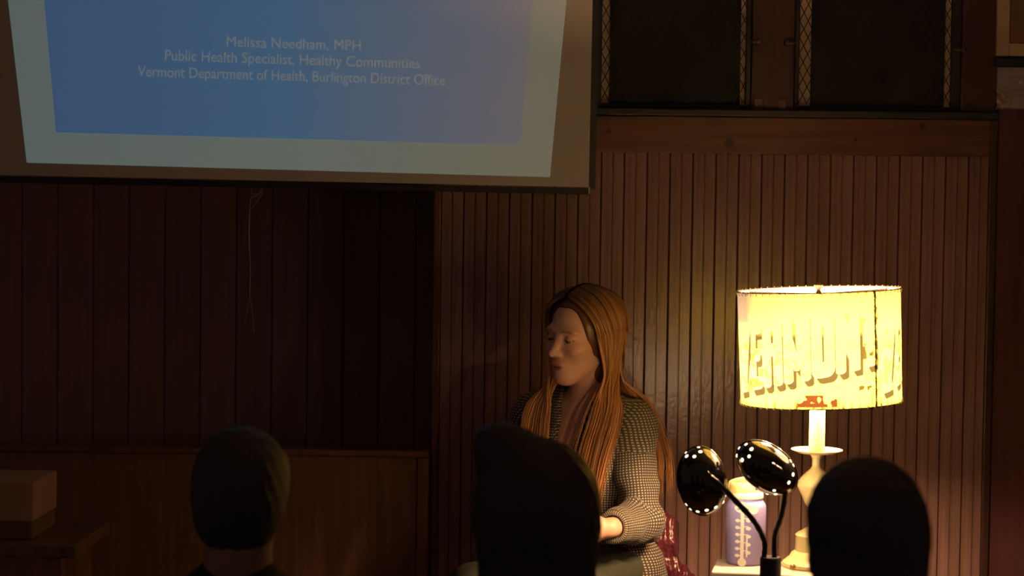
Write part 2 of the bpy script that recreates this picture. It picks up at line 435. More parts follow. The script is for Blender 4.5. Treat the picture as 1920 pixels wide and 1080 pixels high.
def bar(name, a, b, h, d, m, parent):
    V = []
    for p in (a, b):
        for (dy, dz) in ((-d, h), (d, h), (d, -h), (-d, -h)): V.append(p+np.array((0, dy, dz)))
    return from_vf(name, V, [(0, 3, 2, 1), (4, 5, 6, 7), (0, 1, 5, 4), (1, 2, 6, 5), (2, 3, 7, 6), (3, 0, 4, 7)], m, parent)
bar('weight_bar', bl+np.array((0, .006, -.009)), br+np.array((-.001, .006, -.009)), .0085, .006, M_black, scr)
box('end_cap', br+np.array((-.004, -.004, -.016)), br+np.array((.000, .010, .004)), M_cream, scr, .001)
# dark strip along the side edge of the cloth
sh = [P(1104, 352, YS+.001), P(1116, 356, YS+.001), np.array((sx1+.024, YS+.001, zt)), np.array((sx1+.006, YS+.001, zt))]
from_vf('side_strip', sh+[c+np.array((0, .003, 0)) for c in sh], [(0, 1, 2, 3), (7, 6, 5, 4), (0, 4, 5, 1), (1, 5, 6, 2), (2, 6, 7, 3), (3, 7, 4, 0)], M_black, scr)
box('roller_case', (sx0-.03, YS-.05, zt-.01), (sx1+.05, YS+.06, zt+.10), M_black, scr, .01)
yb = YS-.0012
sl = [P(50, 305, yb), P(1031, 332, yb), up((1031, 332), (1062, 0), 2.62), up((50, 305), (15, 0), 2.62)]
sl = [np.array((c[0], yb, c[2])) for c in sl]; slide = from_vf('projected_slide', sl, [(0, 1, 2, 3)], M_border, scr)
yb -= .0008
sb = [P(105, 248, yb), P(976, 272, yb), up((976, 272), (999, 0), 2.53), up((105, 248), (83, 0), 2.53)]
sb = [np.array((c[0], yb, c[2])) for c in sb]; from_vf('slide_background', sb, [(0, 1, 2, 3)], M_blue, slide)
yb -= .0008
def slide_text(txt, l, r, cap):
    cu = bpy.data.curves.new('slide_text', 'FONT'); cu.body = txt; cu.size = 1; cu.resolution_u = 3
    o = bpy.data.objects.new('tmp', cu); COL.objects.link(o); bpy.context.view_layer.update()
    me = bpy.data.meshes.new_from_object(o); bpy.data.objects.remove(o)
    c = np.array([v.co for v in me.vertices]); w0, w1 = c[:, 0].min(), c[:, 0].max()
    l = np.array(l, float); r = np.array(r, float); d = r-l; n = np.array((d[1], -d[0]))/np.linalg.norm(d)
    V = [P(*(l+d*((v[0]-w0)/(w1-w0))+n*v[1]*cap/.70), yb) for v in c]
    return from_vf('text_line', V, [tuple(p.vertices) for p in me.polygons], M_text, slide)
slide_text('Melissa Needham, MPH', (425, 87), (676, 95), 20)
slide_text('Public Health Specialist, Healthy Communities', (309, 113), (787, 128.5), 20)
slide_text('Vermont Department of Health, Burlington District Office', (258, 143), (834, 160), 20)
# pull cord
c0 = P(486, 350, YS); M_cord = mat('cream_cord', (.34, .23, .17), .9, var=.2, vscale=80)
parts = []
def cp(*pp): return [P(a, b, YS+.004) for a, b in pp]
parts.append(tube_vf(catmull(cp((492, 352), (484, 366), (472, 370), (469, 384), (467, 440), (469, 500), (468, 560)), 40), .0017, 6))
parts.append(tube_vf(catmull(cp((474, 352), (470, 362), (480, 364), (492, 362), (486, 372), (472, 392)), 24), .0013, 6))
parts.append(tube_vf(catmull(cp((468, 556), (464, 580), (459, 606)), 10), .0011, 6))
parts.append(tube_vf(catmull(cp((468, 556), (473, 585), (476, 622)), 10), .0014, 6))
V, F = merge(parts); from_vf('pull_cord', V, F, M_cord, scr, True)

# ------------------------------------------------------------------ side table
Y_L = -1.08
lamp_c = P(1527, 1062, Y_L); ZTAB = lamp_c[2]
M_white = mat('white_table_top', (.62, .55, .45), .45, var=.05, vscale=5)
ca = Pz(1344, 1047, ZTAB); cb = Pz(1328, 1083, ZTAB); e1 = (cb-ca)/np.linalg.norm(cb-ca); e2 = np.array((-e1[1], e1[0], 0)); 
if e2[0] < 0: e2 = -e2
table = thing('side_table', (ca+e1*.2+e2*.28)*np.array((1, 1, 0))+np.array((0, 0, STAGE)), 'white topped side table under the glowing table lamp', 'table')
MT = Matrix(((e2[0], -e1[0], 0, ca[0]), (e2[1], -e1[1], 0, ca[1]), (0, 0, 1, 0), (0, 0, 0, 1)))
TD, TW = (ca[1]+1.160)/.986, .36
box('table_top', (0, -TD, ZTAB-.022), (TW, 0, ZTAB), M_white, table, .004, MT)
box('apron', (.03, -TD+.03, ZTAB-.09), (TW-.03, -.03, ZTAB-.0225), M_white, table, .002, MT)
for lx in (.03, TW-.07):
    for ly in (-TD+.03, -.07):
        box('leg', (lx, ly, STAGE), (lx+.04, ly+.04, ZTAB-.0225), M_white, table, .003, MT)

# ------------------------------------------------------------------ the big lamp
S = lambda y: np.linalg.norm(P(1527, 900, y)-P(1528, 900, y))       # metres per pixel at that depth
mpp = S(Y_L)
lx, ly = lamp_c[0], lamp_c[1]
def LZ(row): return P(1527, row, Y_L)[2]
lamp = thing('table_lamp', (lx, ly, ZTAB), 'table lamp with glowing picture shade and cream turned stand', 'lamp')
M_ivory = mat('cream_enamel', (.82, .72, .36), .28, var=.05, vscale=20, coat=.3)
M_sleeve = mat('cream_candle_sleeve', (.85, .80, .30), .5, var=.03, vscale=20)
prof_base = [(0, ZTAB+.0006), (61*mpp, ZTAB+.0006), (62*mpp, ZTAB+.004), (61*mpp, LZ(1061)), (60*mpp, LZ(1054)), (54*mpp, LZ(1049)), (48*mpp, LZ(1044)),
             (44*mpp, LZ(1037)), (40*mpp, LZ(1034)), (37*mpp, LZ(1032)), (36*mpp, LZ(1006)), (37*mpp, LZ(1003)), (33*mpp, LZ(999)), (24*mpp, LZ(994)), (18*mpp, LZ(990)), (0, LZ(990))]
pb = lathe('base', prof_base, (lx, ly, 0), M_ivory, lamp, 64)
prof_stem = [(0, LZ(992)), (15*mpp, LZ(990)), (12*mpp, LZ(975)), (13*mpp, LZ(955)), (20*mpp, LZ(944)), (26*mpp, LZ(930)), (32*mpp, LZ(918)), (35*mpp, LZ(911)), (34*mpp, LZ(904)),
             (27*mpp, LZ(894)), (19*mpp, LZ(886)), (12*mpp, LZ(880)), (8*mpp, LZ(874)), (8*mpp, LZ(860)), (11*mpp, LZ(854)), (13*mpp, LZ(851)), (0, LZ(851))]
lathe('stem', prof_stem, (lx, ly, 0), M_ivory, lamp, 64)
prof_dish = [(0, LZ(852.5)), (13*mpp, LZ(852)), (34*mpp, LZ(849)), (47*mpp, LZ(843.5)), (48*mpp, LZ(842.5)), (47*mpp, LZ(842.5)), (34*mpp, LZ(847)), (0, LZ(849))]
lathe('drip_dish', prof_dish, (lx, ly, 0), M_ivory, lamp, 64)
lathe('candle_sleeve', [(0, LZ(849)), (14.5*mpp, LZ(848.5)), (14.5*mpp, LZ(742)), (13*mpp, LZ(740)), (0, LZ(740))], (lx, ly, 0), M_sleeve, lamp, 40)
k = P(1492, 1076, Y_L-.09); k[2] = ZTAB+.012
# rotary switch on the base plate
lathe('switch_knob', [(0, -.002), (.005, -.002), (.006, 0), (.006, .006), (.0045, .008), (0, .008)], (lx-.055, ly-.060, ZTAB+.010), M_brass, lamp, 16, ((.75, -.66, 0), (0, 0, 1), (-.66, -.75, 0)))
# shade: a drum a little out of plumb
TILT = R(-2.4)
sh_c = P(1537, 648, Y_L); sh_r = 151*mpp; sh_r2 = 149*mpp; sh_h = 210*mpp
sh_c[1] = ly
A_sh = np.array(((cos(TILT), 0, -sin(TILT)), (0, 1, 0), (sin(TILT), 0, cos(TILT))))   # rows: local x, y, z
A_sh = np.array(((cos(TILT), 0, sin(TILT)*-1), (0, 1, 0), (sin(TILT), 0, cos(TILT))))
# picture on the shade: raster of block letters over a hazy landscape, stored as colours of the shade's own fine mesh
NA, NV = 1080, 300
th = np.linspace(-180, 180, NA, endpoint=False)[:, None]*np.ones((1, NV)); vv = np.linspace(0, 1, NV)[None, :]*np.ones((NA, 1))
def smooth_noise(n0, n1, seed):
    g = np.random.default_rng(seed).random((n0, n1)); g[-1] = g[0]
    a = np.linspace(0, n0-1, NA); b = np.linspace(0, n1-1, NV); i = np.minimum(a.astype(int), n0-2); j = np.minimum(b.astype(int), n1-2)
    u = (a-i)[:, None]; v = (b-j)[None, :]; u = u*u*(3-2*u); v = v*v*(3-2*v)
    return (g[i][:, j]*(1-u)*(1-v)+g[i+1][:, j]*u*(1-v)+g[i][:, j+1]*(1-u)*v+g[i+1][:, j+1]*u*v)
N1 = smooth_noise(60, 14, 1); N2 = smooth_noise(150, 34, 2); N3 = smooth_noise(300, 6, 3); N4 = smooth_noise(24, 6, 4)
white = np.array((1.0, .95, .30)); yellow = np.array((1.0, .95, .17)); brown = np.array((.028, .0265, .018)); orange = np.array((.052, .048, .014)); lav = np.array((.13, .13, .17))
C = np.ones((NA, NV, 1))*yellow
sky = np.clip((vv-.55)*5, 0, 1)[..., None]; C = C*(1-sky)+sky*(white*.6+yellow*.4)
edge = np.clip(np.maximum((np.abs(th-20)-42)/40, 0), 0, 1)[..., None]*sky; C = C*(1-edge*.95)+lav*edge*.95
land = np.clip((N1*.55+N2*.6-.53)*7, 0, 1)*np.clip((.62-vv)*8, 0, 1)*np.clip((vv-.10)*12, 0, 1)*np.clip((.25+(np.abs(th-12)-15)/70), .18, 1.0)
C = C*(1-land[..., None]*.95)+orange*land[..., None]*.95
low = np.clip((.2-vv)*10, 0, 1)*np.clip((N3-.72)*6, 0, 1); C = C*(1-.9*low[..., None])+orange*.9*low[..., None]
def rect(x, y, a, b, c, d): return (x >= a) & (x <= b) & (y >= c) & (y <= d)
def rr(x, y, a, b, c, d, r=.12):
    qx = np.maximum(np.maximum(a+r-x, x-(b-r)), 0); qy = np.maximum(np.maximum(c+r*.4-y, y-(d-r*.4)), 0)*2.5
    return rect(x, y, a, b, c, d) & (qx*qx+qy*qy <= r*r+1e-9)
def letter(ch, x, y):
    if ch == 'V':
        w_ = .36; lo = .5*(1-y)
        return ((np.abs(x-(lo*.72)-.20) < .19) | (np.abs((1-x)-(lo*.72)-.20) < .19)) & (y >= 0) & (y <= 1) & (y > .0)
    if ch == 'E': return rr(x, y, .08, .46, 0, 1) | rr(x, y, .08, .93, .83, 1) | rr(x, y, .08, .80, .42, .58) | rr(x, y, .08, .93, 0, .16)
    if ch == 'R': return rr(x, y, .06, .42, 0, 1) | (rr(x, y, .06, .94, .46, 1, .2) & ~rr(x, y, .44, .60, .62, .84, .05)) | rr(x, y, .58, .94, 0, .52)
    if ch == 'M': return rr(x, y, .04, .34, 0, 1) | rr(x, y, .66, .96, 0, 1) | (rect(x, y, .2, .8, .18, 1) & (y > 1.0-.8*(.5-np.abs(x-.5))*2.0-.12) & (y < 1.28-.9*(.5-np.abs(x-.5))*2.0))
    if ch == 'O': return rr(x, y, .05, .95, 0, 1, .30) & ~rr(x, y, .43, .57, .2, .8, .06)
    if ch == 'N': return rr(x, y, .05, .38, 0, 1) | rr(x, y, .62, .95, 0, 1) | (rect(x, y, .05, .95, 0, 1) & (np.abs(y-(1.05-1.1*x)) < .24))
    if ch == 'T': return rr(x, y, .28, .72, 0, 1) | rr(x, y, .02, .98, .80, 1)
def word(start, limit_lo, limit_hi):
    spans = dict(V=23, E=13, R=18, M=20, O=16.5, N=18.5, T=17); a = start; m = np.zeros((NA, NV), bool)
    for ch in 'VERMONT':
        s_ = spans[ch]; x = (th-a)/s_; f = (th-start)/125.
        bot = .10+.28*np.clip(f, -1, 2); top = .70+.21*np.clip(f, -1, 2); y = (vv-bot)/(top-bot)
        m |= letter(ch, np.clip(x, -5, 5), y) & (x > 0) & (x < 1); a += s_
    return m & (th > limit_lo) & (th < limit_hi)
SEAM = 41.5
Lm = word(-80, -95, SEAM) | word(SEAM+1, SEAM, 180)
def shift(m, da, dv): return np.roll(np.roll(m, int(round(da/360*NA)), 0), int(round(dv*NV)), 1)
shd = np.zeros_like(Lm)
for k in range(1, 8): shd |= shift(Lm, .42*k, -.0085*k)
grow = Lm.copy()
for da in (-1, 0, 1):
    for dv in (-2, -1, 0, 1, 2): grow |= np.roll(np.roll(Lm, da, 0), dv, 1)
rim = grow & ~Lm; shd &= ~grow; shd &= ~((th > SEAM-.1) & (th < SEAM+1.2))
fill = Lm[..., None]
C = np.where(fill, C*.985+white*.015, C); C = np.where(rim[..., None], white*.95, C)
fade = np.clip((.66-vv)*5+.8, .72, 1)[..., None]
C = np.where(shd[..., None], C*(1-.985*fade)+brown*.985*fade, C)
# little red train at the foot
tx = (th+2.5)/14.; ty = vv
train = ((np.abs(tx) < 1.0) & (ty > .02) & (ty < .075+.02*np.sin(tx*9))) | ((np.abs(tx+.15) < .45) & (ty > .06) & (ty < .125)) | ((np.abs(tx-.6) < .12) & (ty < .10) & (ty > .02))
train &= (N2 > .28); C = np.where(train[..., None], np.array((.065, .026, .010)), C)
bb = (np.abs(th-35) < 8) & (np.abs(vv-.17) < .012+.02*N2) & (N2 > .35); C = np.where(bb[..., None], orange, C)
tr = (np.abs(th-35) < 5) & (vv > .42) & (vv < .58) & (N2+N1 > 1.05); C = np.where(tr[..., None], orange, C)
ang = np.radians(th); # angle 0 faces the camera, positive to the camera's right-hand side
cam_az = math.atan2(CAM[0]-lx, -(CAM[1]-ly))
ra = sh_r2+(sh_r-sh_r2)*vv
X = np.stack([ra*np.sin(ang+cam_az), -ra*np.cos(ang+cam_az), (vv-.5)*sh_h], -1).reshape(-1, 3)
ii = np.arange(NA)[:, None]; jj = np.arange(NV-1)[None, :]; i2 = (ii+1) % NA
Fq = np.stack([ii*NV+jj, i2*NV+jj, i2*NV+jj+1, ii*NV+jj+1], -1).reshape(-1, 4)
M_shade = bpy.data.materials.new('printed_shade_paper'); M_shade.use_nodes = True; nt = M_shade.node_tree; nt.nodes.remove(nt.nodes['Principled BSDF'])
at = nt.nodes.new('ShaderNodeAttribute'); at.attribute_name = 'print'; tr_ = nt.nodes.new('ShaderNodeBsdfTranslucent'); di = nt.nodes.new('ShaderNodeBsdfDiffuse'); ad_ = nt.nodes.new('ShaderNodeAddShader')
def scaled(f):
    v = nt.nodes.new('ShaderNodeVectorMath'); v.operation = 'SCALE'; v.inputs['Scale'].default_value = f; nt.links.new(at.outputs['Color'], v.inputs[0]); return v.outputs[0]
ge = nt.nodes.new('ShaderNodeNewGeometry'); mxc = nt.nodes.new('ShaderNodeMix'); mxc.data_type = 'RGBA'; mxc.inputs[7].default_value = (.62, .62, .60, 1)   # white lining inside
nt.links.new(ge.outputs['Backfacing'], mxc.inputs[0]); nt.links.new(scaled(.5), mxc.inputs[6]); nt.links.new(mxc.outputs[2], di.inputs[0])
nt.links.new(scaled(SHADE_T), tr_.inputs[0]); nt.links.new(tr_.outputs[0], ad_.inputs[0]); nt.links.new(di.outputs[0], ad_.inputs[1]); nt.links.new(ad_.outputs[0], nt.nodes['Material Output'].inputs[0])
shade = from_vf('lamp_shade', X@A_sh+sh_c, Fq, M_shade, lamp, True, {'print': ('FLOAT_COLOR', np.concatenate([C, np.ones((NA, NV, 1))], -1).reshape(-1, 4))})
tag(shade, 'drum shade with large block letters on a landscape')
M_lace = mat('dark_lacing', (.035, .018, .008), .8, var=.3, vscale=90)
def ring_pts(r, z, n=96, wob=0.0): return [np.array((r*sin(2*pi*i/n), -r*cos(2*pi*i/n), z+wob*sin(2*pi*i/n*40))) for i in range(n+1)]
for (r_, z_) in ((sh_r, sh_h/2), (sh_r2, -sh_h/2)):
    p = [tube_vf(np.array(ring_pts(r_+.0008, z_, 160))@A_sh+sh_c, .0016, 6, cap=False)]
    from_vf('shade_rim', *merge(p), M_lace, shade, True)
    p = []; ns = 58
    for i in range(ns):                                # whip stitches over the rim
        a = 2*pi*i/ns; sg = 1 if z_ > 0 else -1
        q = [np.array((rr_*sin(a+d), -rr_*cos(a+d), zz)) for (rr_, d, zz) in ((r_+.0018, 0, z_-sg*.008), (r_+.003, .012, z_-sg*.001), (r_+.001, .020, z_+sg*.0025), (r_-.002, .028, z_-sg*.002), (r_-.002, .034, z_-sg*.008))]
        p.append(tube_vf(np.array(q)@A_sh+sh_c, .0009, 4))
    from_vf('lacing', *merge(p), M_ivory, shade)
# laced seam
aS = R(SEAM)+cam_az
seam = [np.array(((sh_r2+(sh_r-sh_r2)*t+.001)*sin(aS), -(sh_r2+(sh_r-sh_r2)*t+.001)*cos(aS), (t-.5)*sh_h)) for t in np.linspace(0, 1, 30)]
from_vf('seam', *tube_vf(np.array(seam)@A_sh+sh_c, [.0026+.0006*sin(i*2.1) for i in range(30)], 6), M_lace, shade)
p = []
for t in np.linspace(.06, .94, 11):
    q = [np.array(((sh_r+.0042)*sin(aS+d), -(sh_r+.0042)*cos(aS+d), (t-.5)*sh_h+dz)) for d, dz in ((-.026, 0), (.024, .001))]
    from_vf('stitch', *tube_vf(np.array(q)@A_sh+sh_c, .0011, 5), M_ivory, shade)
# harp, spider and finial
zt_ = sh_h/2-.006
p = [tube_vf(np.array([(-sh_r*.99*cos(a), -sh_r*.99*sin(a), zt_), (0, 0, zt_-.004), (sh_r*.99*cos(a), sh_r*.99*sin(a), zt_)])@A_sh+sh_c, .0018, 6) for a in (.4, .4+pi/3, .4+2*pi/3)]
from_vf('spider', *merge(p), M_brass, lamp, True)
sock = np.array((lx, ly, LZ(740))); topc = np.array((0, 0, zt_-.006))@A_sh+sh_c
harp = [sock+np.array((0, 0, .004)), sock+np.array((-.045, 0, .045)), sock*.4+topc*.6+np.array((-.05, 0, 0)), topc+np.array((-.02, 0, -.006)), topc, topc+np.array((.02, 0, -.006)), sock*.4+topc*.6+np.array((.05, 0, 0)), sock+np.array((.045, 0, .045)), sock+np.array((0, 0, .004))]
from_vf('harp', *tube_vf(catmull(harp, 60), .0018, 6), M_brass, lamp, True)
lathe('finial', [(0, -.012), (.010, -.012), (.012, -.008), (.006, -.004), (.004, .002), (.008, .007), (.0095, .012), (.006, .018), (0, .021)], topc+np.array((0, 0, .010)), M_brass, lamp, 20)
M_bulb = mat('lit_bulb', (1, .9, .7), .4, emis=BULB_COL, estr=BULB_L)
bz = LZ(686)
for e in (1, -1):                                     # a cluster of two bulbs splayed from the socket
    bx, by = lx+e*.062, ly-.012
    ax = np.array((e*.80, -.15, .58)); ax /= np.linalg.norm(ax); a1 = np.cross(ax, (0, 1, 0)); a1 /= np.linalg.norm(a1)
    b0 = np.array((bx, by, bz))
    o = lathe('bulb', [(0, -.048), (.012, -.047), (.013, -.030), (.018, -.017), (.0235, -.002), (.024, .006), (.021, .016), (.012, .024), (0, .027)], b0, M_bulb, lamp, 24, (a1, np.cross(ax, a1), ax))
    from_vf('socket', *tube_vf([sock+np.array((0, 0, -.006)), b0-ax*.072, b0-ax*.040], [.010, .014, .0145], 16), M_brass, lamp, True)

# ------------------------------------------------------------------ water bottle
bc = Pz(1397, 1056, ZTAB); bm_ = np.linalg.norm(P(1397, 1000, bc[1])-P(1398, 1000, bc[1]))
BZ = lambda row: P(1397, row+6, bc[1])[2]
bottle = thing('water_bottle', (bc[0], bc[1], ZTAB), 'translucent purple water bottle with white measure marks and pale loop cap', 'bottle')
M_bot = mat('purple_plastic', (.58, .52, 1.0), .08, spec=.5)
b_ = M_bot.node_tree.nodes['Principled BSDF']; b_.inputs['Transmission Weight'].default_value = .4; b_.inputs['IOR'].default_value = 1.2; b_.inputs['Roughness'].default_value = .16
M_cap = mat('pale_yellow_cap', (.86, .72, .30), .4, var=.05, vscale=30)
M_cap2 = mat('pale_green_collar', (.62, .78, .62), .4, var=.05, vscale=30)
M_print = mat('white_print', (.95, .92, .85), .6, var=.04, vscale=40)
M_water = mat('water', (.55, .50, 1.0), .02); M_water.node_tree.nodes['Principled BSDF'].inputs['Transmission Weight'].default_value = .95; M_water.node_tree.nodes['Principled BSDF'].inputs['IOR'].default_value = 1.33
br_ = 37.5*bm_
z0 = ZTAB+.0008
body = [(0, z0+.004), (.45*br_, z0+.004), (.55*br_, z0), (.88*br_, z0), (br_, z0+.008), (br_, BZ(944)), (.97*br_, BZ(938)), (.84*br_, BZ(931)), (.80*br_, BZ(926)), (.76*br_, BZ(926)), (.80*br_, BZ(933)), (.93*br_, BZ(940)), (.955*br_, BZ(948)), (.955*br_, z0+.012), (.84*br_, z0+.005), (.5*br_, z0+.008), (0, z0+.008)]
lathe('bottle_body', body, (bc[0], bc[1], 0), M_bot, bottle, 48)
lathe('water', [(0, z0+.0088), (.5*br_, z0+.0088), (.83*br_, z0+.006), (.945*br_, z0+.0125), (.945*br_, BZ(972)), (0, BZ(972))], (bc[0], bc[1], 0), M_water, bottle, 48)
lathe('cap', [(.0, BZ(926)), (.86*br_, BZ(926)), (.86*br_, BZ(919)), (.80*br_, BZ(916)), (0, BZ(916))], (bc[0], bc[1], 0), M_cap2, bottle, 40)
lathe('spout_lid', [(0, BZ(917)), (.66*br_, BZ(917)), (.66*br_, BZ(902)), (.58*br_, BZ(898)), (0, BZ(897))], (bc[0]-.2*br_, bc[1], 0), M_cap, bottle, 32)
lp = [(bc[0]-.75*br_, bc[1], BZ(915)), (bc[0]-.8*br_, bc[1], BZ(900)), (bc[0]-.3*br_, bc[1]-.01, BZ(892)), (bc[0]+.3*br_, bc[1]-.01, BZ(892)), (bc[0]+.75*br_, bc[1], BZ(900)), (bc[0]+.72*br_, bc[1], BZ(915))]
from_vf('carry_loop', *tube_vf(catmull(lp, 30), .0052, 8), M_cap, bottle, True)
def on_bottle(px, row, e=.0006):
    s_ = (px-1397)*bm_/br_; a = math.asin(max(-.98, min(.98, s_))); az = math.atan2(CAM[0]-bc[0], -(CAM[1]-bc[1]))
    return np.array((bc[0]+(br_+e)*sin(a+az), bc[1]-(br_+e)*cos(a+az), BZ(row)))
def patch(pts_rows):                                  # filled outline wrapped on the bottle
    c = np.mean(pts_rows, 0); V = [on_bottle(*c)]+[on_bottle(*q) for q in pts_rows]; n = len(pts_rows)
    return V, [(0, 1+i, 1+(i+1) % n) for i in range(n)]
def pr(a, b, c, d): return patch([(a, c), ((a+b)/2, c), (b, c), (b, d), ((a+b)/2, d), (a, d)])
def po(cx, cy, rx, ry, n=16): return patch([(cx+rx*cos(2*pi*i/n), cy+ry*sin(2*pi*i/n)) for i in range(n)])
marks = [pr(1387.5, 1394, 946, 1036), po(1392, 942, 16, 9), po(1412, 945, 8, 7.5), po(1391, 1042, 8, 8), pr(1386, 1396, 930, 950), pr(1398, 1401, 996, 1032)]
V, F = merge(marks); from_vf('scale_print', V, F, M_print, bottle)
tk = [po(1382, r_, 4.4, 3.2, 12) for r_ in (965, 978, 991, 1004, 1017, 1030)]+[pr(1382, 1389, r_-1, r_+1) for r_ in (965, 978, 991, 1004, 1017, 1030)]
tk += [po(1402, r_, 5, 3.4, 12) for r_ in (964, 979, 994, 1009, 1024)]+[pr(1393, 1402, r_-4.5, r_-2.6) for r_ in (964, 979, 994, 1009, 1024)]
V, F = merge(tk); from_vf('scale_ticks', V, F, M_print, bottle)

# ------------------------------------------------------------------ twin gooseneck reading light, standing in front of the table
YG = -1.225
gc = P(1445, 1044, YG); gm = np.linalg.norm(P(1445, 1000, YG)-P(1446, 1000, YG))
goose = thing('reading_lamp', (gc[0], gc[1], STAGE), 'black twin gooseneck reading lamp with two glossy oval heads', 'lamp')
M_gloss = mat('glossy_black_enamel', (.012, .009, .008), .10, spec=.7, coat=.6, var=.1, vscale=8)
M_neck = mat('satin_black_neck', (.012, .009, .008), .3, spec=.6, bump=.3, bscale=400)
M_rbulb = mat('lit_reading_bulb', (1, .95, .85), .4, emis=(1.0, .64, .34), estr=260.0)
M_dot = mat('lit_vent', (1, .95, .85), .4, emis=(1.0, .80, .52), estr=2.6)
lathe('column', [(0, STAGE+.012), (20*gm, STAGE+.012), (20*gm, gc[2]-.004), (18.5*gm, gc[2]), (13*gm, gc[2]), (0, gc[2]-.001)], (gc[0], gc[1], 0), M_black, goose, 32)
lathe('foot', [(0, STAGE+.0005), (.13, STAGE+.0005), (.135, STAGE+.004), (.128, STAGE+.014), (.03, STAGE+.024), (0, STAGE+.024)], (gc[0], gc[1], 0), M_black, goose, 48)
def head(cx, cy, tilt, a_half, b_half, dots, neck, yawh, pitchh, attach):
    c = P(cx, cy, YG-.02)
    # local frame: long axis, short axis in the picture's plane, outward (towards the viewer) dome
    t = R(tilt); ax_l = np.array((cos(t), 0, sin(t))); ax_s = np.array((-sin(t), 0, cos(t))); out = np.array((0, -1.0, 0))
    rot = np.array(Matrix.Rotation(R(yawh), 3, 'Z') @ Matrix.Rotation(R(pitchh), 3, 'X'))
    ax_l, ax_s, out = rot@ax_l, rot@ax_s, rot@out
    A, B, D = a_half*gm, b_half*gm, .052
    def dome(u, s, off=0.0):                           # u: 0 crown .. 1 rim
        q = u*pi/2
        return c+ax_l*((A+off)*sin(q)*cos(s))+ax_s*((B+off)*sin(q)*sin(s))+out*((D+off)*cos(q)-.012)
    n, k = 56, 18; V, F = [], []
    for off in (0.0, -.0025):
        for j in range(k+1):
            for i in range(n): V.append(dome(j/k, 2*pi*i/n, off))
    h = (k+1)*n
    for j in range(k):
        for i in range(n):
            q = (j*n+i, j*n+(i+1) % n, (j+1)*n+(i+1) % n, (j+1)*n+i); F.append(q); F.append(tuple(h+x for x in q[::-1]))
    F += [(k*n+i, k*n+(i+1) % n, h+k*n+(i+1) % n, h+k*n+i) for i in range(n)]
    hd = from_vf('lamp_head', V, F, M_gloss, goose, True)
    rimp = [dome(1.0, 2*pi*i/60, .0006) for i in range(61)]
    ball, bf_ = lathe_vf([(.012*sin(a), -.012*cos(a)) for a in np.linspace(0.001, pi-.001, 10)], c+out*.004, 16)
    from_vf('bulb', ball, bf_, M_rbulb, hd, True)
    from_vf('rim_bead', *tube_vf(rimp, .0018, 6, cap=False), M_gloss, hd, True)
    for (px, py, r_) in dots:                          # glowing discs on the closed shell, imitating bulb light through vents
        best = None
        for u in np.linspace(.0, 1.0, 41):
            for s in np.linspace(0, 2*pi, 121):
                q = dome(u, s) - CAM; qx = 960+F_PX*(q@_r)/(q@_f); qy = 540-F_PX*(q@_u)/(q@_f); e = (qx-px)**2+(qy-py)**2
                if best is None or e < best[0]: best = (e, u, s)
        _, u, s = best; o = dome(u, s, 0); nn = dome(u, s, .01)-dome(u, s, 0); nn /= np.linalg.norm(nn)
        tx = np.cross(nn, (0, 0, 1.0)); tx /= np.linalg.norm(tx); ty_ = np.cross(nn, tx); rd = r_*gm
        from_vf('vent_glow', *lathe_vf([(0, .0012), (rd*.6, .0010), (rd, .0002), (rd*1.05, -.0008)], o, 12, (tx, ty_, nn)), M_dot, hd, True)
    ap = P(attach[0], attach[1], YG-.05)
    # nearest point of the dome to the attachment
    best = min(((lambda q: ((960+F_PX*(q@_r)/(q@_f)-attach[0])**2+(540-F_PX*(q@_u)/(q@_f)-attach[1])**2, u, s))(dome(u, s)-CAM) for u in np.linspace(0, 1, 30) for s in np.linspace(0, 2*pi, 90)), key=lambda z: z[0])
    ap = dome(best[1], best[2], -.001)
    y1 = ap[1]; nk = len(neck)
    pts = [ap]+[P(a, b, y1-.012+(YG-(y1-.012))*(i+1)/nk) for i, (a, b) in enumerate(neck)]
    pts.append(np.array((pts[-1][0], YG, gc[2]-.004)))
    pth = catmull(pts, 60)
    from_vf('gooseneck', *tube_vf(pth, [.0062+.0005*sin(i*1.3) for i in range(60)], 12), M_neck, goose, True)
    lathe('collar', [(0, -.001), (.010, -.001), (.010, .006), (.007, .010), (0, .010)], ap, M_gloss, goose, 20, (lambda n_: (np.cross(n_, (0, 0, 1.)), np.cross(n_, np.cross(n_, (0, 0, 1.))), n_))((pth[3]-pth[0])/np.linalg.norm(pth[3]-pth[0])))
head(1319, 902, 100, 65, 47, [(1284, 847, 3), (1287, 855, 3.6), (1301, 856, 3.3), (1310, 839, 2.8), (1313, 847, 3.6), (1282.5, 950, 3.4), (1294, 956, 3.4), (1308, 959, 3.4), (1325, 957, 3.6), (1342, 951, 3.6), (1356, 942, 3.4), (1364, 930, 3.2)],
     [(1345, 905), (1375, 935), (1412, 975), (1433, 1015)], 14, -4, (1324, 888))
head(1437, 880, -38, 64, 43, [(1399, 833, 3), (1386, 840, 3), (1409, 841, 3.8), (1382, 854, 3.4), (1405, 856, 3.2), (1392, 862, 3.8), (1484, 862, 4), (1490, 873, 4), (1487, 889, 3.6), (1480, 905, 3.4), (1452, 920, 3), (1454, 927, 3.4), (1439, 928, 3)],
     [(1462, 882), (1472, 915), (1466, 965), (1453, 1005)], -10, 8, (1446, 874))

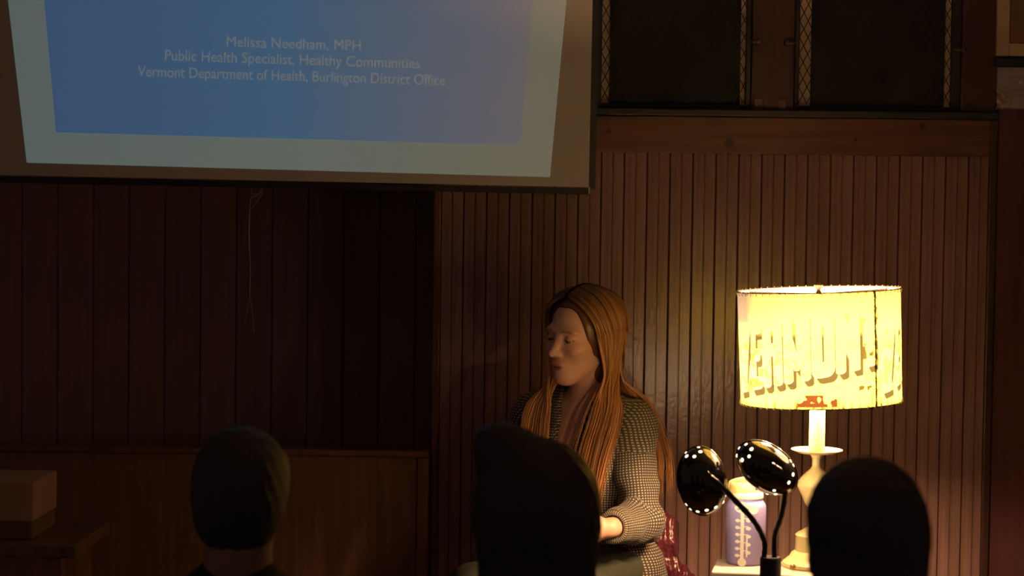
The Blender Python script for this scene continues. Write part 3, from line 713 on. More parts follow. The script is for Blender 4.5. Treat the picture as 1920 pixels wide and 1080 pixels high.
# ------------------------------------------------------------------ notices on the end panel
pc = P(1868, 105, -.02); M_mat = mat('cream_frame', (.60, .48, .32), .55, var=.08, vscale=20); M_pic = mat('brown_picture', (.20, .12, .05), .4, var=.25, vscale=14)
fx0 = pc[0]; fx1 = fx0+.46; fz0 = pc[2]; fz1 = fz0+.34; fw = 23/667
pf = thing('picture_frame', (fx0+.23, -.007, fz0), 'picture in a cream frame on the dark end panel', 'picture')
fb = bmesh.new()
for lo, hi in (((fx0, fz0), (fx0+fw, fz1)), ((fx1-fw, fz0), (fx1, fz1)), ((fx0+fw, fz0), (fx1-fw, fz0+fw)), ((fx0+fw, fz1-fw), (fx1-fw, fz1))):
    bm_box(fb, np.array((lo[0], -.026, lo[1])), np.array((hi[0], -.007, hi[1])), .003)
from_bm('frame', fb, M_mat, pf)
box('picture', (fx0+fw-.004, -.016, fz0+fw-.004), (fx1-fw+.004, -.008, fz1-fw+.004), M_pic, pf, .001)
struct(box('trim_8', (fx0-.003, -.022, P(1900, 124, -.02)[2]), (fx0+.6, -.006, P(1900, 108, -.02)[2]), M_black, bev=.003))
# paper in a crinkled clear sleeve
ncor = P(1867, 205, -.012); nx0 = ncor[0]; nz0 = ncor[2]; nz1 = P(1870, 126, -.012)[2]; nx1 = nx0+.30
notice = thing('notice', ((nx0+nx1)/2, -.006, nz0), 'pale paper notice in a crinkled clear plastic sleeve', 'notice')
M_paper = mat('cream_paper', (.60, .50, .40), .8, var=.06, vscale=12)
box('paper', (nx0+.004, -.0085, nz0+.004), (nx1, -.0072, nz1), M_paper, notice, 0)
M_sleeve_p = bpy.data.materials.new('clear_plastic'); M_sleeve_p.use_nodes = True; nt = M_sleeve_p.node_tree; nt.nodes.remove(nt.nodes['Principled BSDF'])
tp = nt.nodes.new('ShaderNodeBsdfTransparent'); gl = nt.nodes.new('ShaderNodeBsdfGlossy'); gl.inputs['Roughness'].default_value = .07; fr_ = nt.nodes.new('ShaderNodeMapRange'); lw_ = nt.nodes.new('ShaderNodeLayerWeight'); pw_ = nt.nodes.new('ShaderNodeMath'); pw_.operation = 'POWER'; pw_.inputs[1].default_value = 4.0; nt.links.new(lw_.outputs['Facing'], pw_.inputs[0]); nt.links.new(pw_.outputs[0], fr_.inputs[0]); fr_.inputs[3].default_value = .30; fr_.inputs[4].default_value = .8; mx = nt.nodes.new('ShaderNodeMixShader')
nt.links.new(fr_.outputs[0], mx.inputs[0]); nt.links.new(tp.outputs[0], mx.inputs[1]); nt.links.new(gl.outputs[0], mx.inputs[2]); nt.links.new(mx.outputs[0], nt.nodes['Material Output'].inputs[0])
gx, gz = 150, 75; V = []; g2 = np.random.default_rng(5)
cr_ = [(g2.random()*.3, g2.random()*.12, g2.random()*2*pi, g2.uniform(.01, .03), g2.uniform(.001, .004)) for _ in range(26)]+[(.016, .035, .7, .012, .012), (.024, .028, 2.2, .010, .010), (.012, .045, 1.5, .008, .008), (.040, .022, 2.6, .007, .006), (.075, .072, 1.1, .006, .006), (.01, .012, .9, .008, .008)]
for j in range(gz+1):
    for i in range(gx+1):
        x = (nx1-nx0)*i/gx; z = (nz1-nz0)*j/gz; y = 0
        for (cx, cz, a, wd, h) in cr_:
            d = (x-cx)*cos(a)+(z-cz)*sin(a); l = -(x-cx)*sin(a)+(z-cz)*cos(a); y += h*max(0, 1-abs(d)/wd)*math.exp(-(l/(2.2*wd))**2)
        y += .013*math.exp(-((x-.022)**2+(z-.034)**2)/(2*.013**2))+.007*math.exp(-((x-.036)**2+(z-.018)**2)/(2*.005**2))
        V.append((nx0+x, -.0095-y*.8, nz0+z))
F = [(j*(gx+1)+i, j*(gx+1)+i+1, (j+1)*(gx+1)+i+1, (j+1)*(gx+1)+i) for j in range(gz) for i in range(gx)]
from_vf('plastic_sleeve', V, F, M_sleeve_p, notice, True)
p = [tube_vf([(nx0+.03+.01*k, -.0088, nz1-.028-.016*k), (nx0+.15+.03*(k % 2), -.0088, nz1-.027-.016*k)], .0007, 4) for k in range(4)]
from_vf('ruled_lines', *merge(p), mat('grey_ink', (.18, .13, .09), .8), notice)

# ------------------------------------------------------------------ low furniture under the screen
M_desk = wood('desk_wood', (.17, .085, .045), .35, .04, .3, 0, 60)
d1 = P(803, 845, -.10); zd = P(640, 844, -.10)[2]; dx1 = d1[0]; dx0 = dx1-1.5
pew = thing('pew', ((dx0+dx1)/2, .05, STAGE), 'dark wooden high backed pew with a thin pale top rail beneath the screen', 'pew')
box('back_panel', (dx0+.03, -.085, STAGE+.30), (dx1-.03, -.065, zd-.019), M_desk, pew, .002)
box('top_rail', (dx0, -.10, zd-.018), (dx1, -.05, zd), M_rail, pew, .004)
for x_ in (dx0, dx1-.03): box('end_panel', (x_, -.095, STAGE), (x_+.03, .36, zd-.019), M_desk, pew, .004)
box('seat', (dx0+.031, -.06, STAGE+.42), (dx1-.031, .35, STAGE+.45), M_desk, pew, .004)
M_card = mat('brown_cardboard', (.42, .25, .16), .8, var=.08, vscale=8)
q0 = P(-60, 978, -.85); q1 = P(62, 978, -.85); qz0 = P(20, 1012, -.85)[2]; qzm = P(20, 978, -.85)[2]; qz1 = P(20, 905, -.85)[2]
bench = thing('low_table', ((q0[0]+q1[0])/2, -.75, STAGE), 'low dark wooden table carrying the brown lidded box', 'table')
zb_ = qz0
box('table_top', (q0[0]-.5, -.92, zb_-.03), (q1[0]+.12, -.56, zb_), M_desk, bench, .004)
for lx_ in (q0[0]-.4, q1[0]+.04):
    box('leg', (lx_, -.90, STAGE), (lx_+.04, -.58, zb_-.031), M_desk, bench, .003)
cbx = thing('cardboard_box', ((q0[0]+q1[0])/2, -.75, zb_), 'pale brown lidded cardboard box on the low table', 'box')
M_card2 = mat('dark_cardboard', (.17, .10, .05), .8, var=.08, vscale=8)
box('box_body', (q0[0]+.004, -.846, zb_+.001), (q1[0]-.004, -.63, qzm+.02), M_card2, cbx, .002)
lb = bmesh.new(); bm_box(lb, np.array((q0[0], -.85, qzm)), np.array((q1[0], -.626, qz1)), .003); from_bm('lid', lb, M_card, cbx)

# ------------------------------------------------------------------ people
def frame(yaw):                                       # facing -y turned towards -x by yaw
    Fw = np.array((-sin(yaw), -cos(yaw), 0)); Lf = np.array((cos(yaw), -sin(yaw), 0)); return Fw, Lf, np.array((0, 0, 1.))
def head_axes(yaw, nod=0.0, tilt=0.0):
    Fw, Lf, U = frame(yaw)
    f2 = Fw*cos(nod)-U*sin(nod); u2 = U*cos(nod)+Fw*sin(nod)
    l2 = Lf*cos(tilt)+u2*sin(tilt); u3 = u2*cos(tilt)-Lf*sin(tilt)
    return np.array((f2, l2, u3))
def add_head(s, H, A, sc_=1.0, fine=True):
    g = lambda f, l, u: H+sc_*(A[0]*f+A[1]*l+A[2]*u); q = lambda *r: np.array(r)*sc_
    s.ell(g(-.012, 0, .034), q(.094, .074, .084), A, .02)                       # skull
    s.ell(g(.028, 0, -.028), q(.064, .056, .084), A, .03)                       # face
    s.ell(g(.066, 0, -.092), q(.024, .023, .020), A, .028)                       # chin
    for e in (1, -1):
        s.cap(g(-.002, e*.046, -.052), g(.060, e*.012, -.096), .016*sc_, .014*sc_, .02)   # jaw line
        s.ell(g(.060, e*.038, -.022), q(.024, .021, .018), A, .022)             # cheek
        s.ell(g(.072, e*.026, .026), q(.016, .028, .010), A, .014)              # brow
        s.ell(g(-.012, e*.073, -.010), q(.017, .008, .028), A, .008)            # ear
    if fine:
        for e in (1, -1): s.ell(g(.094, e*.030, .006), q(.016, .018, .011), A, .012, sub=True)    # eye sockets
    s.cap(g(.080, 0, .014), g(.105, 0, -.026), .0062*sc_, .0092*sc_, .013)      # nose bridge
    s.ell(g(.107, 0, -.030), q(.012, .0095, .009), A, .008)
    for e in (1, -1): s.ell(g(.095, e*.011, -.033), q(.010, .0075, .007), A, .007)
    if fine:
        for e in (1, -1): s.ell(g(.100, e*.006, -.0415), q(.004, .003, .003), A, .003, sub=True)
        s.ell(g(.076, 0, -.062), q(.018, .026, .016), A, .016)                  # muzzle
        s.ell(g(.091, 0, -.0595), q(.0075, .021, .0050), A, .005)               # upper lip
        s.ell(g(.089, 0, -.0715), q(.0080, .018, .0058), A, .005)               # lower lip
        s.ell(g(.098, 0, -.0652), q(.0070, .021, .0014), A, .003, sub=True)     # mouth line
        for e in (1, -1):
            s.ell(g(.0742, e*.031, .004), q(.0136, .0150, .0128), A, .004, clip=((-.25, 0, -1), -.0030))   # upper lid
            s.ell(g(.0742, e*.031, .004), q(.0130, .0150, .0124), A, .004, clip=((-.1, 0, 1), -.0060))     # lower lid
    s.cap(g(-.026, 0, -.05), g(-.040, 0, -.13), .048*sc_, .046*sc_, .025)        # neck
def add_hand(s, W, d, side, palm_n, sc_=1.0, curl=.5):
    """wrist W, direction of the fingers d, thumb side vector, palm normal: palm, four bent fingers, thumb"""
    d = d/np.linalg.norm(d); side = side-d*(side@d); side /= np.linalg.norm(side); n = palm_n-d*(palm_n@d); n = n-side*(n@side); n /= np.linalg.norm(n)
    s.cap(W, W+d*.03*sc_, .021*sc_, .024*sc_, .015)
    s.ell(W+d*.055*sc_, np.array((.045, .038, .013))*sc_, np.array((d, side, n)), .012)
    for i, (off, L) in enumerate(((.028, .072), (.010, .080), (-.009, .074), (-.027, .058))):
        b = W+d*.088*sc_+side*off*sc_; dirv = d.copy(); r = .0088
        for seg, fr in enumerate((.45, .31, .24)):
            a = curl*(.35+.5*seg); dd = d*cos(a)+n*sin(a); e = b+dd*L*fr*sc_; s.cap(b, e, r*sc_, (r-.001)*sc_, .004); b = e; r -= .001
    b = W+d*.028*sc_+side*.024*sc_
    t1 = b+(d*.6+side*.7+n*.25)*.036*sc_; t2 = t1+(d*.9+side*.2+n*.3)*.032*sc_
    s.cap(b, t1, .012*sc_, .0098*sc_, .012); s.cap(t1, t2, .0095*sc_, .008*sc_, .004)
def seg_coords(V, pts):
    """length along and angle round a polyline, for cloth patterns"""
    pts = [np.array(p) for p in pts]; best = np.full(len(V), 1e9); out = np.zeros((len(V), 3)); acc = 0
    for a, b in zip(pts[:-1], pts[1:]):
        ab = b-a; L = np.linalg.norm(ab); d = ab/L; t = np.clip((V-a)@d, 0, L); c = a+t[:, None]*d; r = np.linalg.norm(V-c, axis=1)
        ref = np.array((1., 0, 0)); ref = ref-d*(ref@d); ref /= np.linalg.norm(ref); b2 = np.cross(d, ref)
        ang_ = np.arctan2((V-c)@b2, (V-c)@ref); m = r < best
        out[m] = np.stack([ang_*.047, acc+(V-a)@d, 0*r], 1)[m]; best = np.minimum(best, r); acc += L
    return out
M_skin = mat('skin', (.62, .34, .23), .45, attr='tint', bump=.04, bscale=220)
M_eye = mat('eye_white', (.26, .19, .15), .15, var=.02, vscale=50); M_iris = mat('dark_iris', (.03, .022, .016), .1, var=.1, vscale=90)

def gingham(name, dark, light, period):
    m = mat(name, light, .85, sheen=.1); nt = m.node_tree; b = nt.nodes['Principled BSDF']
    a = nt.nodes.new('ShaderNodeAttribute'); a.attribute_name = 'cloth'; sp = nt.nodes.new('ShaderNodeSeparateXYZ'); nt.links.new(a.outputs['Vector'], sp.inputs[0])
    res = []
    for i in (0, 1):
        mu = nt.nodes.new('ShaderNodeMath'); mu.operation = 'MULTIPLY'; mu.inputs[1].default_value = 2*pi/period; nt.links.new(sp.outputs[i], mu.inputs[0])
        si = nt.nodes.new('ShaderNodeMath'); si.operation = 'SINE'; nt.links.new(mu.outputs[0], si.inputs[0])
        mr = nt.nodes.new('ShaderNodeMapRange'); mr.inputs[1].default_value = -.45; mr.inputs[2].default_value = .45; nt.links.new(si.outputs[0], mr.inputs[0]); res.append(mr)
    ad = nt.nodes.new('ShaderNodeMath'); ad.operation = 'MULTIPLY'; nt.links.new(res[0].outputs[0], ad.inputs[0]); nt.links.new(res[1].outputs[0], ad.inputs[1])
    mx = nt.nodes.new('ShaderNodeMix'); mx.data_type = 'RGBA'; mx.inputs[6].default_value = (*dark, 1); mx.inputs[7].default_value = (*light, 1)
    nt.links.new(ad.outputs[0], mx.inputs[0]); nt.links.new(mx.outputs[2], b.inputs['Base Color'])
    return m

def legs(root, hip, yaw, floor_z, m_tr, m_shoe, h, kneez=None):
    Fw, Lf, U = frame(yaw); s = Solid(hip-np.array((.75, .75, hip[2]-floor_z+.02)), hip+np.array((.75, .75, .16)), h)
    kz = kneez if kneez else hip[2]-.0
    s.ell(hip+U*.02, (.12, .175, .11), np.array((Fw, Lf, U)), .04)
    sh = []
    for e in (1, -1):
        hj = hip+Lf*e*.085; kn = hip+Fw*.42+Lf*e*.11; kn[2] = kz; an = kn-Fw*.02; an[2] = floor_z+.085
        s.cap(hj, kn, .082, .056, .05); s.cap(kn, an, .056, .045, .03); sh.append((an, e))
    V, F = s.mesh(2); from_vf('trousers', V, F, m_tr, root, True)
    for an, e in sh:
        z = Solid(an-np.array((.3, .3, .09)), an+np.array((.3, .3, .08)), .007)
        b = an.copy(); b[2] = floor_z+.035
        z.cap(b-Fw*.04, b+Fw*.14, .036, .034, .02); z.cap(an+U*-.05, an+U*.03, .04, .042, .03)
        z.half((0, 0, -1), -(floor_z+.001)); V, F = z.mesh(1); from_vf('shoe', V, F, m_shoe, root, True)

def chair(loc, yaw, seat_z, floor_z, label, back_h, m, m2, bw=.20, yb_=.205):
    Fw, Lf, U = frame(yaw); c = np.array((loc[0], loc[1], floor_z))
    t = thing('chair', c, label, 'chair')
    MM = Matrix(((Lf[0], -Fw[0], 0, c[0]), (Lf[1], -Fw[1], 0, c[1]), (0, 0, 1, 0), (0, 0, 0, 1)))
    box('seat', (-.21, -.22, seat_z-.035), (.21, yb_-.026, seat_z), m2, t, .012, MM)
    box('backrest', (-bw, yb_, seat_z+.10), (bw, yb_+.023, seat_z+back_h), m2, t, .010, MM)
    for x in (-bw+.005, bw-.03):
        box('leg', (x, -.20, floor_z), (x+.025, -.175, seat_z-.036), m, t, .003, MM)
        box('leg', (x, yb_-.025, floor_z), (x+.025, yb_-.001, seat_z+back_h-.02), m, t, .003, MM)
    return t

# ---- the seated speaker
YB, YH = R(33), R(45)
Fb, Lb, U = frame(YB)
Sh = P(1092, 778, -.42); Hd = P(1091, 633, -.475); Hip = P(1122, 1058, -.37)
AH = head_axes(YH, R(4), R(-3))
spk = thing('person', (Hip[0], Hip[1], STAGE), 'person with long reddish blond hair in a checked shirt seated beside the lamp', 'person')
sj = {e: Sh+Lb*e*.150-U*.008 for e in (1, -1)}
el = {1: P(1203, 978, -.56), -1: Sh-Lb*.21-U*.26+Fb*.03}
wr = {1: P(1142, 990, -.73), -1: Hip+Fb*.26-Lb*.02+U*.115}
chest = .5*Sh+.5*Hip
AB = np.array((Fb, Lb, U))
def torso(s, off, shirt=False):
    up_ = Sh-Hip
    s.ell(Hip+up_*.02, (.115+off, .165+off, .12+off), AB, .05)
    s.ell(Hip+up_*.40-Fb*.005, (.100+off, .135+off, .16+off), AB, .06)
    s.ell(Hip+up_*.74-Fb*.01, (.104+off, .150+off, .15+off), AB, .06)
    for e in (1, -1):
        s.ell(Hip+up_*.70+Fb*.062+Lb*e*.065, (.052+off, .062+off, .062+off), AB, .04)
        s.cap(Sh+U*.02+Lb*e*.045-Fb*.02, sj[e]+U*-.012, .040+off, .050+off, .04)
lo = np.minimum(np.minimum(Hip, Hd), np.minimum(wr[1], wr[-1]))-np.array((.30, .22, .16)); hi = np.maximum(np.maximum(Hip, Hd), el[1])+np.array((.14, .22, .14))
s = Solid(lo, hi, .003)
torso(s, 0); s.cap(Hd-AH[2]*.10-AH[0]*.035, Sh+U*.015-Fb*.02, .046, .054, .03)
for e in (1, -1):
    s.cap(sj[e], el[e], .045, .036, .03); s.cap(el[e], wr[e], .037, .023, .02)
add_head(s, Hd, AH)
d1_ = np.array((-.80, -.35, -.10)); add_hand(s, wr[1], d1_, U*.8-Lb*.2+Fb*.5, np.array((.2, .3, -1.0)), .95, .5)
add_hand(s, wr[-1], Lb*.75+Fb*.5-U*.12, U*.6+Fb*.6, np.array((0, .3, -1.0)), .95, .5)
V, F = s.mesh(1)
q = (V-Hd)@AH.T                                       # f, l, u of every skin vertex
base = np.tile(np.array((.85, .50, .35)), (len(V), 1))
def paint(mask, c, a=1.0):
    global base
    mask = (np.clip(mask, 0, 1)*a)[:, None]; base = base*(1-mask)+np.array(c)*mask
lipd = 1-(((q[:, 1])/.021)**2+((q[:, 2]+.0655)/.0105)**2); paint((lipd*2.5)*(q[:, 0] > .075), (.50, .16, .12), .8)
for e in (1, -1):
    ev = (q[:, 1]*e-.031)
    brow = 1-((ev/.022)**2+((q[:, 2]-.0225-.004*np.cos(ev*60))/.0042)**2); paint(brow*2*(q[:, 0] > .05), (.26, .12, .06), .55)
    lash = 1-((ev/.0165)**2+((q[:, 2]-.0020+.25*ev*0)/.0022)**2); paint(lash*2*(q[:, 0] > .06), (.09, .04, .025), .8)
chk = np.exp(-(((q[:, 1]*1)**2-.04**2)/.0009)**2-((q[:, 2]+.03)/.022)**2)*(q[:, 0] > .03); paint(chk, (.62, .27, .19), .4)
body_o = from_vf('body', V, F, M_skin, spk, True, {'tint': ('FLOAT_COLOR', np.c_[base, np.ones(len(V))])})
g = lambda f, l, u: Hd+AH[0]*f+AH[1]*l+AH[2]*u
for e in (1, -1):
    ec = g(.0735, e*.031, .004); gaze = AH[0]*.93-AH[1]*.25-AH[2]*.30; gaze /= np.linalg.norm(gaze)
    tx = np.cross(gaze, U); tx /= np.linalg.norm(tx)
    prof = [(.0124*sin(a), .0124*cos(a)) for a in np.linspace(0, pi, 16)]
    eo = lathe('eye', prof, ec, M_eye, spk, 24, (tx, np.cross(gaze, tx), gaze))
    lathe('iris', [(.0001, .01285), (.003, .0127), (.0058, .0114)], ec, M_iris, eo, 20, (tx, np.cross(gaze, tx), gaze))

# shirt
M_ging = gingham('small_gingham_cloth', (.040, .036, .030), (.46, .41, .32), .0068)
s = Solid(lo, hi, .0045); torso(s, .012)
s.ell(Hip-U*.02, (.138, .185, .15), AB, .05)
for e in (1, -1): s.cap(sj[e], sj[e]*.75+el[e]*.25, .056, .056, .03)
s.cap(Sh+U*.025-Fb*.018, Sh+U*.055-Fb*.02, .068, .058, .03)
vb = Hip+(Sh-Hip)*.72+Fb*.135                              # open neck: a wedge cut out of the front
for t in np.linspace(0, 1, 7): s.ell(Sh*(t)+vb*(1-t)+Fb*(.09+.03*(1-t))*t+U*.03*t, (.085, .010+.048*t, .030), AB, .012, sub=True)
s.cap(Sh+U*.02, Sh+U*.14, .048, .056, .008, True)
s.half((0, 0, -1), -(Hip[2]-.085))
folds = lambda x, y, z: .0035*np.sin(38*z+30*(x+y*.6)+2*np.sin(11*z))*np.clip((Sh[2]-.06-z)*8, 0, 1)+.002*np.sin(70*x-55*z)
s.warp(folds)
V, F = s.mesh(2); c0_ = Hip+(V[:, 2:3]-Hip[2])/(Sh[2]-Hip[2])*(Sh-Hip)
d_ = V-c0_; angv = np.arctan2(d_@Lb, d_@Fb)
cl = np.stack([angv*.135, V[:, 2], 0*angv], 1)
shirt = from_vf('shirt', V, F, M_ging, spk, True, {'cloth': ('FLOAT_VECTOR', cl)})
for e in (1, -1):
    W_ = wr[e]-(wr[e]-el[e])*.10
    s = Solid(np.minimum(np.minimum(sj[e], el[e]), W_)-.10, np.maximum(np.maximum(sj[e], el[e]), W_)+.10, .004)
    s.cap(sj[e]-Lb*e*.012, el[e], .060, .052, .02); s.cap(el[e], W_, .054, .039, .03)
    dv = (W_-el[e])/np.linalg.norm(W_-el[e]); s.half(dv, float(W_@dv)-.006)
    u_ = (el[e]-sj[e])/np.linalg.norm(el[e]-sj[e])
    def fold(x, y, z, e=e, u_=u_, dv=dv):
        a = (x-el[e][0])*u_[0]+(y-el[e][1])*u_[1]+(z-el[e][2])*u_[2]; b = (x-el[e][0])*dv[0]+(y-el[e][1])*dv[1]+(z-el[e][2])*dv[2]
        w1 = np.exp(-((a+.05)/.10)**2); w2 = np.exp(-((b-.05)/.09)**2)
        return .0042*np.sin(75*a+38*x)*w1+.0042*np.sin(80*b+40*z)*w2+.002*np.sin(40*x+30*z+35*y)
    s.warp(fold); V, F = s.mesh(2)
    sl_ = from_vf('sleeve', V, F, M_ging, shirt, True, {'cloth': ('FLOAT_VECTOR', seg_coords(V, (sj[e]-u_*.1, el[e], W_+dv*.05)))})
    cu = W_-dv*.012
    a_ = np.cross(dv, U); a_ /= np.linalg.norm(a_); b_2 = np.cross(dv, a_)
    V, F = lathe_vf([(.030, -.020), (.042, -.022), (.0435, -.018), (.0420, .008), (.040, .012), (.030, .010)], cu, 40, (a_, b_2, dv))
    from_vf('cuff', V, F, M_ging, shirt, True, {'cloth': ('FLOAT_VECTOR', seg_coords(V, (el[e], W_+dv*.05)))})
# collar flaps: folded over, standing open
def sheet(name, rows, m, parent, thick=.003, n=14):
    G = np.array([catmull(r, n) for r in rows]); G = np.stack([catmull(G[:, j], n) for j in range(n)], 1)
    nr = np.cross(np.gradient(G, axis=0).reshape(-1, 3), np.gradient(G, axis=1).reshape(-1, 3)); nr /= np.linalg.norm(nr, axis=1)[:, None]+1e-9
    V = np.vstack([G.reshape(-1, 3), G.reshape(-1, 3)+nr*thick]); k = n*n; F = []
    for i in range(n-1):
        for j in range(n-1):
            qd = (i*n+j, i*n+j+1, (i+1)*n+j+1, (i+1)*n+j); F += [qd, tuple(k+x for x in qd[::-1])]
    rimi = [i for i in range(n)]+[i*n+n-1 for i in range(1, n)]+[(n-1)*n+j for j in range(n-2, -1, -1)]+[i*n for i in range(n-2, 0, -1)]
    for a, b in zip(rimi, rimi[1:]+rimi[:1]): F.append((a, k+a, k+b, b))
    uvw = np.stack([np.tile(np.arange(n)*.006, n), np.repeat(np.arange(n)*.006, n), np.zeros(k)], 1); uvw = np.vstack([uvw, uvw])
    return from_vf(name, V, F, m, parent, True, {'cloth': ('FLOAT_VECTOR', uvw)})
for e in (1, -1):
    nb = Sh+U*.03
    inner = [nb-Fb*.065+Lb*e*.01+U*.030, nb-Fb*.02+Lb*e*.062+U*.030, nb+Fb*.045+Lb*e*.062+U*.004, nb+Fb*.088+Lb*e*.045-U*.050]
    outer = [nb-Fb*.085+Lb*e*.01-U*.012, nb-Fb*.03+Lb*e*.090-U*.008, nb+Fb*.05+Lb*e*.098-U*.040, nb+Fb*.110+Lb*e*.090-U*.100]
    mid = [(a+b)/2+U*.006+Fb*.004 for a, b in zip(inner, outer)]
    sheet('collar', [inner, mid, outer], M_ging, shirt)

# hair: scalp cap plus several hundred locks
M_hair = mat('reddish_blond_hair', (.40, .185, .06), .42, attr='tint', spec=.6)
capE = np.array((.108, .088, .100)); capC = np.array((-.014, 0, .032))
s = Solid(Hd-.17, Hd+.17, .004)
s.ell(g(*capC), capE-.006, AH, .01)
s.ell(g(-.05, 0, -.05), (.07, .082, .10), AH, .04)
[s.ell(g(.115, e*.018, -.018), (.098, .058, .118), AH, .012, sub=True) for e in (1, -1)]
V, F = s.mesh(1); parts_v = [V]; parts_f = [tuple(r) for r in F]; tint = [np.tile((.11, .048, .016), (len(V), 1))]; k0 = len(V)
def on_cap(d, off=0.0):
    d = np.array(d, float); d /= np.linalg.norm(d); return g(*(capC+d*(capE+off)))
rs = np.random.default_rng(11)
for side, n_ in ((1, 800), (-1, 560)):
    clumps = [(rs.random()**.85, rs.normal(0, 1, 6), rs.random(), .5+.6*rs.random()) for _ in range(n_//9)]
    for i in range(n_):
        tc, jc_, lc, ton = clumps[rs.integers(len(clumps))]         # locks: strands of one clump keep together
        t = min(max(tc+rs.normal(0, .012), 0), 1); j = jc_*.95+rs.normal(0, .30, 6); lay = min(max(lc+rs.normal(0, .12), 0), 1)
        ph = R(48+ (150-48)*t); root = np.array((cos(ph), side*(.02+.05*lay), sin(ph)))
        al = R(64+116*t); ev = R(-14-8*t); ex = np.array((cos(al)*cos(ev), side*sin(al)*cos(ev), sin(ev)))
        
        pts = [on_cap(root, .001+.005*lay)]
        for wgt in (.28, .55, .80, 1.0):
            v = root/np.linalg.norm(root)*(1-wgt)+ex*wgt; v[1] += side*.30*sin(pi*wgt)*(.35+.65*abs(sin(al)))
            pts.append(on_cap(v, .002+.008*lay+.002*j[0]))
        frnt = t < .46
        if frnt:                                      # over the collarbone on to the chest
            u_ = t/.46; lv = (.055+.085*u_+.012*j[1]) if side > 0 else (.045+.06*u_+.012*j[1])
            jaw = g(.006-.045*u_+.004*j[2], side*(.082+.012*u_+.004*j[2]), -.082)
            chs = Sh+Fb*(.075+.012*lay)+Lb*side*(lv+.012)+U*(.015)
            c2 = Hip+(Sh-Hip)*.72+Fb*(.142+.012*lay)+Lb*side*(lv)
            ln = (.235+.05*rs.random()) if side > 0 else (.17+.05*rs.random())
            end = Sh+Fb*(.150+.014*lay)+Lb*side*(lv*.80+.016+.008*j[3])-U*ln
            pts += [jaw, .5*jaw+.5*chs+Fb*.004, chs, c2+U*.01, end]
        else:                                         # behind the shoulder
            u_ = (t-.46)/.54; lv = .175*(1-u_)+.012*j[1]
            nk = g(-.055-.05*u_, side*(.088-.055*u_), -.10)
            chs = Sh-Fb*(.045+.060*u_+.012*lay)+Lb*side*(lv*.93)+U*.035*(1-.6*u_)
            bk = Sh-Fb*(.118+.012*lay)+Lb*side*(lv*1.03)-U*.10
            end = Sh-Fb*(.125+.012*lay)+Lb*side*(lv*1.0+.01*j[3])-U*(.17+.06*rs.random())
            pts += [nk, chs, bk, end]
        pth = catmull(pts, 26); ww = np.linspace(0, 1, 26)[:, None]
        pth = pth+(AH[0]*np.sin(ww*9+j[4]*3)+AH[1]*np.cos(ww*8+j[5]*3))*.0035*ww
        rad = .0030*np.clip(1.15-ww[:, 0]*.75, .1, 1)*np.clip((1.02-ww[:, 0])*6, .12, 1)*(.8+.5*rs.random())
        v_, f_ = tube_vf(pth, rad, 5, .55, cap=False)
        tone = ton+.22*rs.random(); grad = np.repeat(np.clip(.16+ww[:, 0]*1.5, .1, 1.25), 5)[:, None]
        parts_v.append(v_); parts_f += [tuple(x+k0 for x in q_) for q_ in f_]; k0 += len(v_)
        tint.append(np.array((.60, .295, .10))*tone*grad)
Vh = np.vstack(parts_v); tn = np.vstack(tint)
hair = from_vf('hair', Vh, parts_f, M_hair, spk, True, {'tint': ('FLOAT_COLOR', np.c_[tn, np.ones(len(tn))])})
M_trs = mat('dark_green_trousers', (.035, .040, .024), .85, bump=.15, bscale=200, var=.15, vscale=20)
M_shoe = mat('dark_shoe', (.02, .015, .012), .5, var=.2, vscale=20)
legs(spk, Hip, YB, STAGE, M_trs, M_shoe, .008, kneez=max(Hip[2]-.01, STAGE+.46))
M_chw = mat('chair_frame_metal', (.06, .05, .045), .4, metal=.5, var=.1, vscale=20)
M_chs = mat('brown_seat_vinyl', (.05, .025, .018), .35, bump=.1, bscale=90, var=.15, vscale=10)
chair(Hip-Fb*.03, YB, Hip[2]-.10, STAGE, 'dark brown chair under the person in the checked shirt', .20, M_chw, M_chs, .12, .175)
# glossy burgundy jacket bunched on the chair behind her hip
jc = P(1224, 1034, -.40)
s = Solid(jc-.26, jc+.26, .005)
s.ell(jc+np.array((.0, .0, -.02)), (.060, .05, .125), np.array(((cos(.28), 0, -sin(.28)), (0, 1, 0), (sin(.28), 0, cos(.28)))).T.T, .03)
s.ell(jc+np.array((.045, .0, -.12)), (.075, .05, .10), k=.04); s.ell(jc+np.array((-.04, .02, -.06)), (.05, .05, .10), k=.04)
s.warp(lambda x, y, z: .0042*np.sin(290*(x-jc[0])+26*(z-jc[2])+1.3*np.sin(40*(z-jc[2])))+.003*np.sin(95*(z-jc[2])+40*(x-jc[0])))
V, F = s.mesh(1)
M_jack = mat('glossy_burgundy_nylon', (.085, .016, .028), .10, spec=.8, bump=.5, bscale=90, var=.2, vscale=12)
tag(from_vf('jacket', V-jc, F, M_jack, None, True), 'glossy burgundy jacket bunched on the chair beside the checked shirt', 'jacket').location = Vector(tuple(jc))

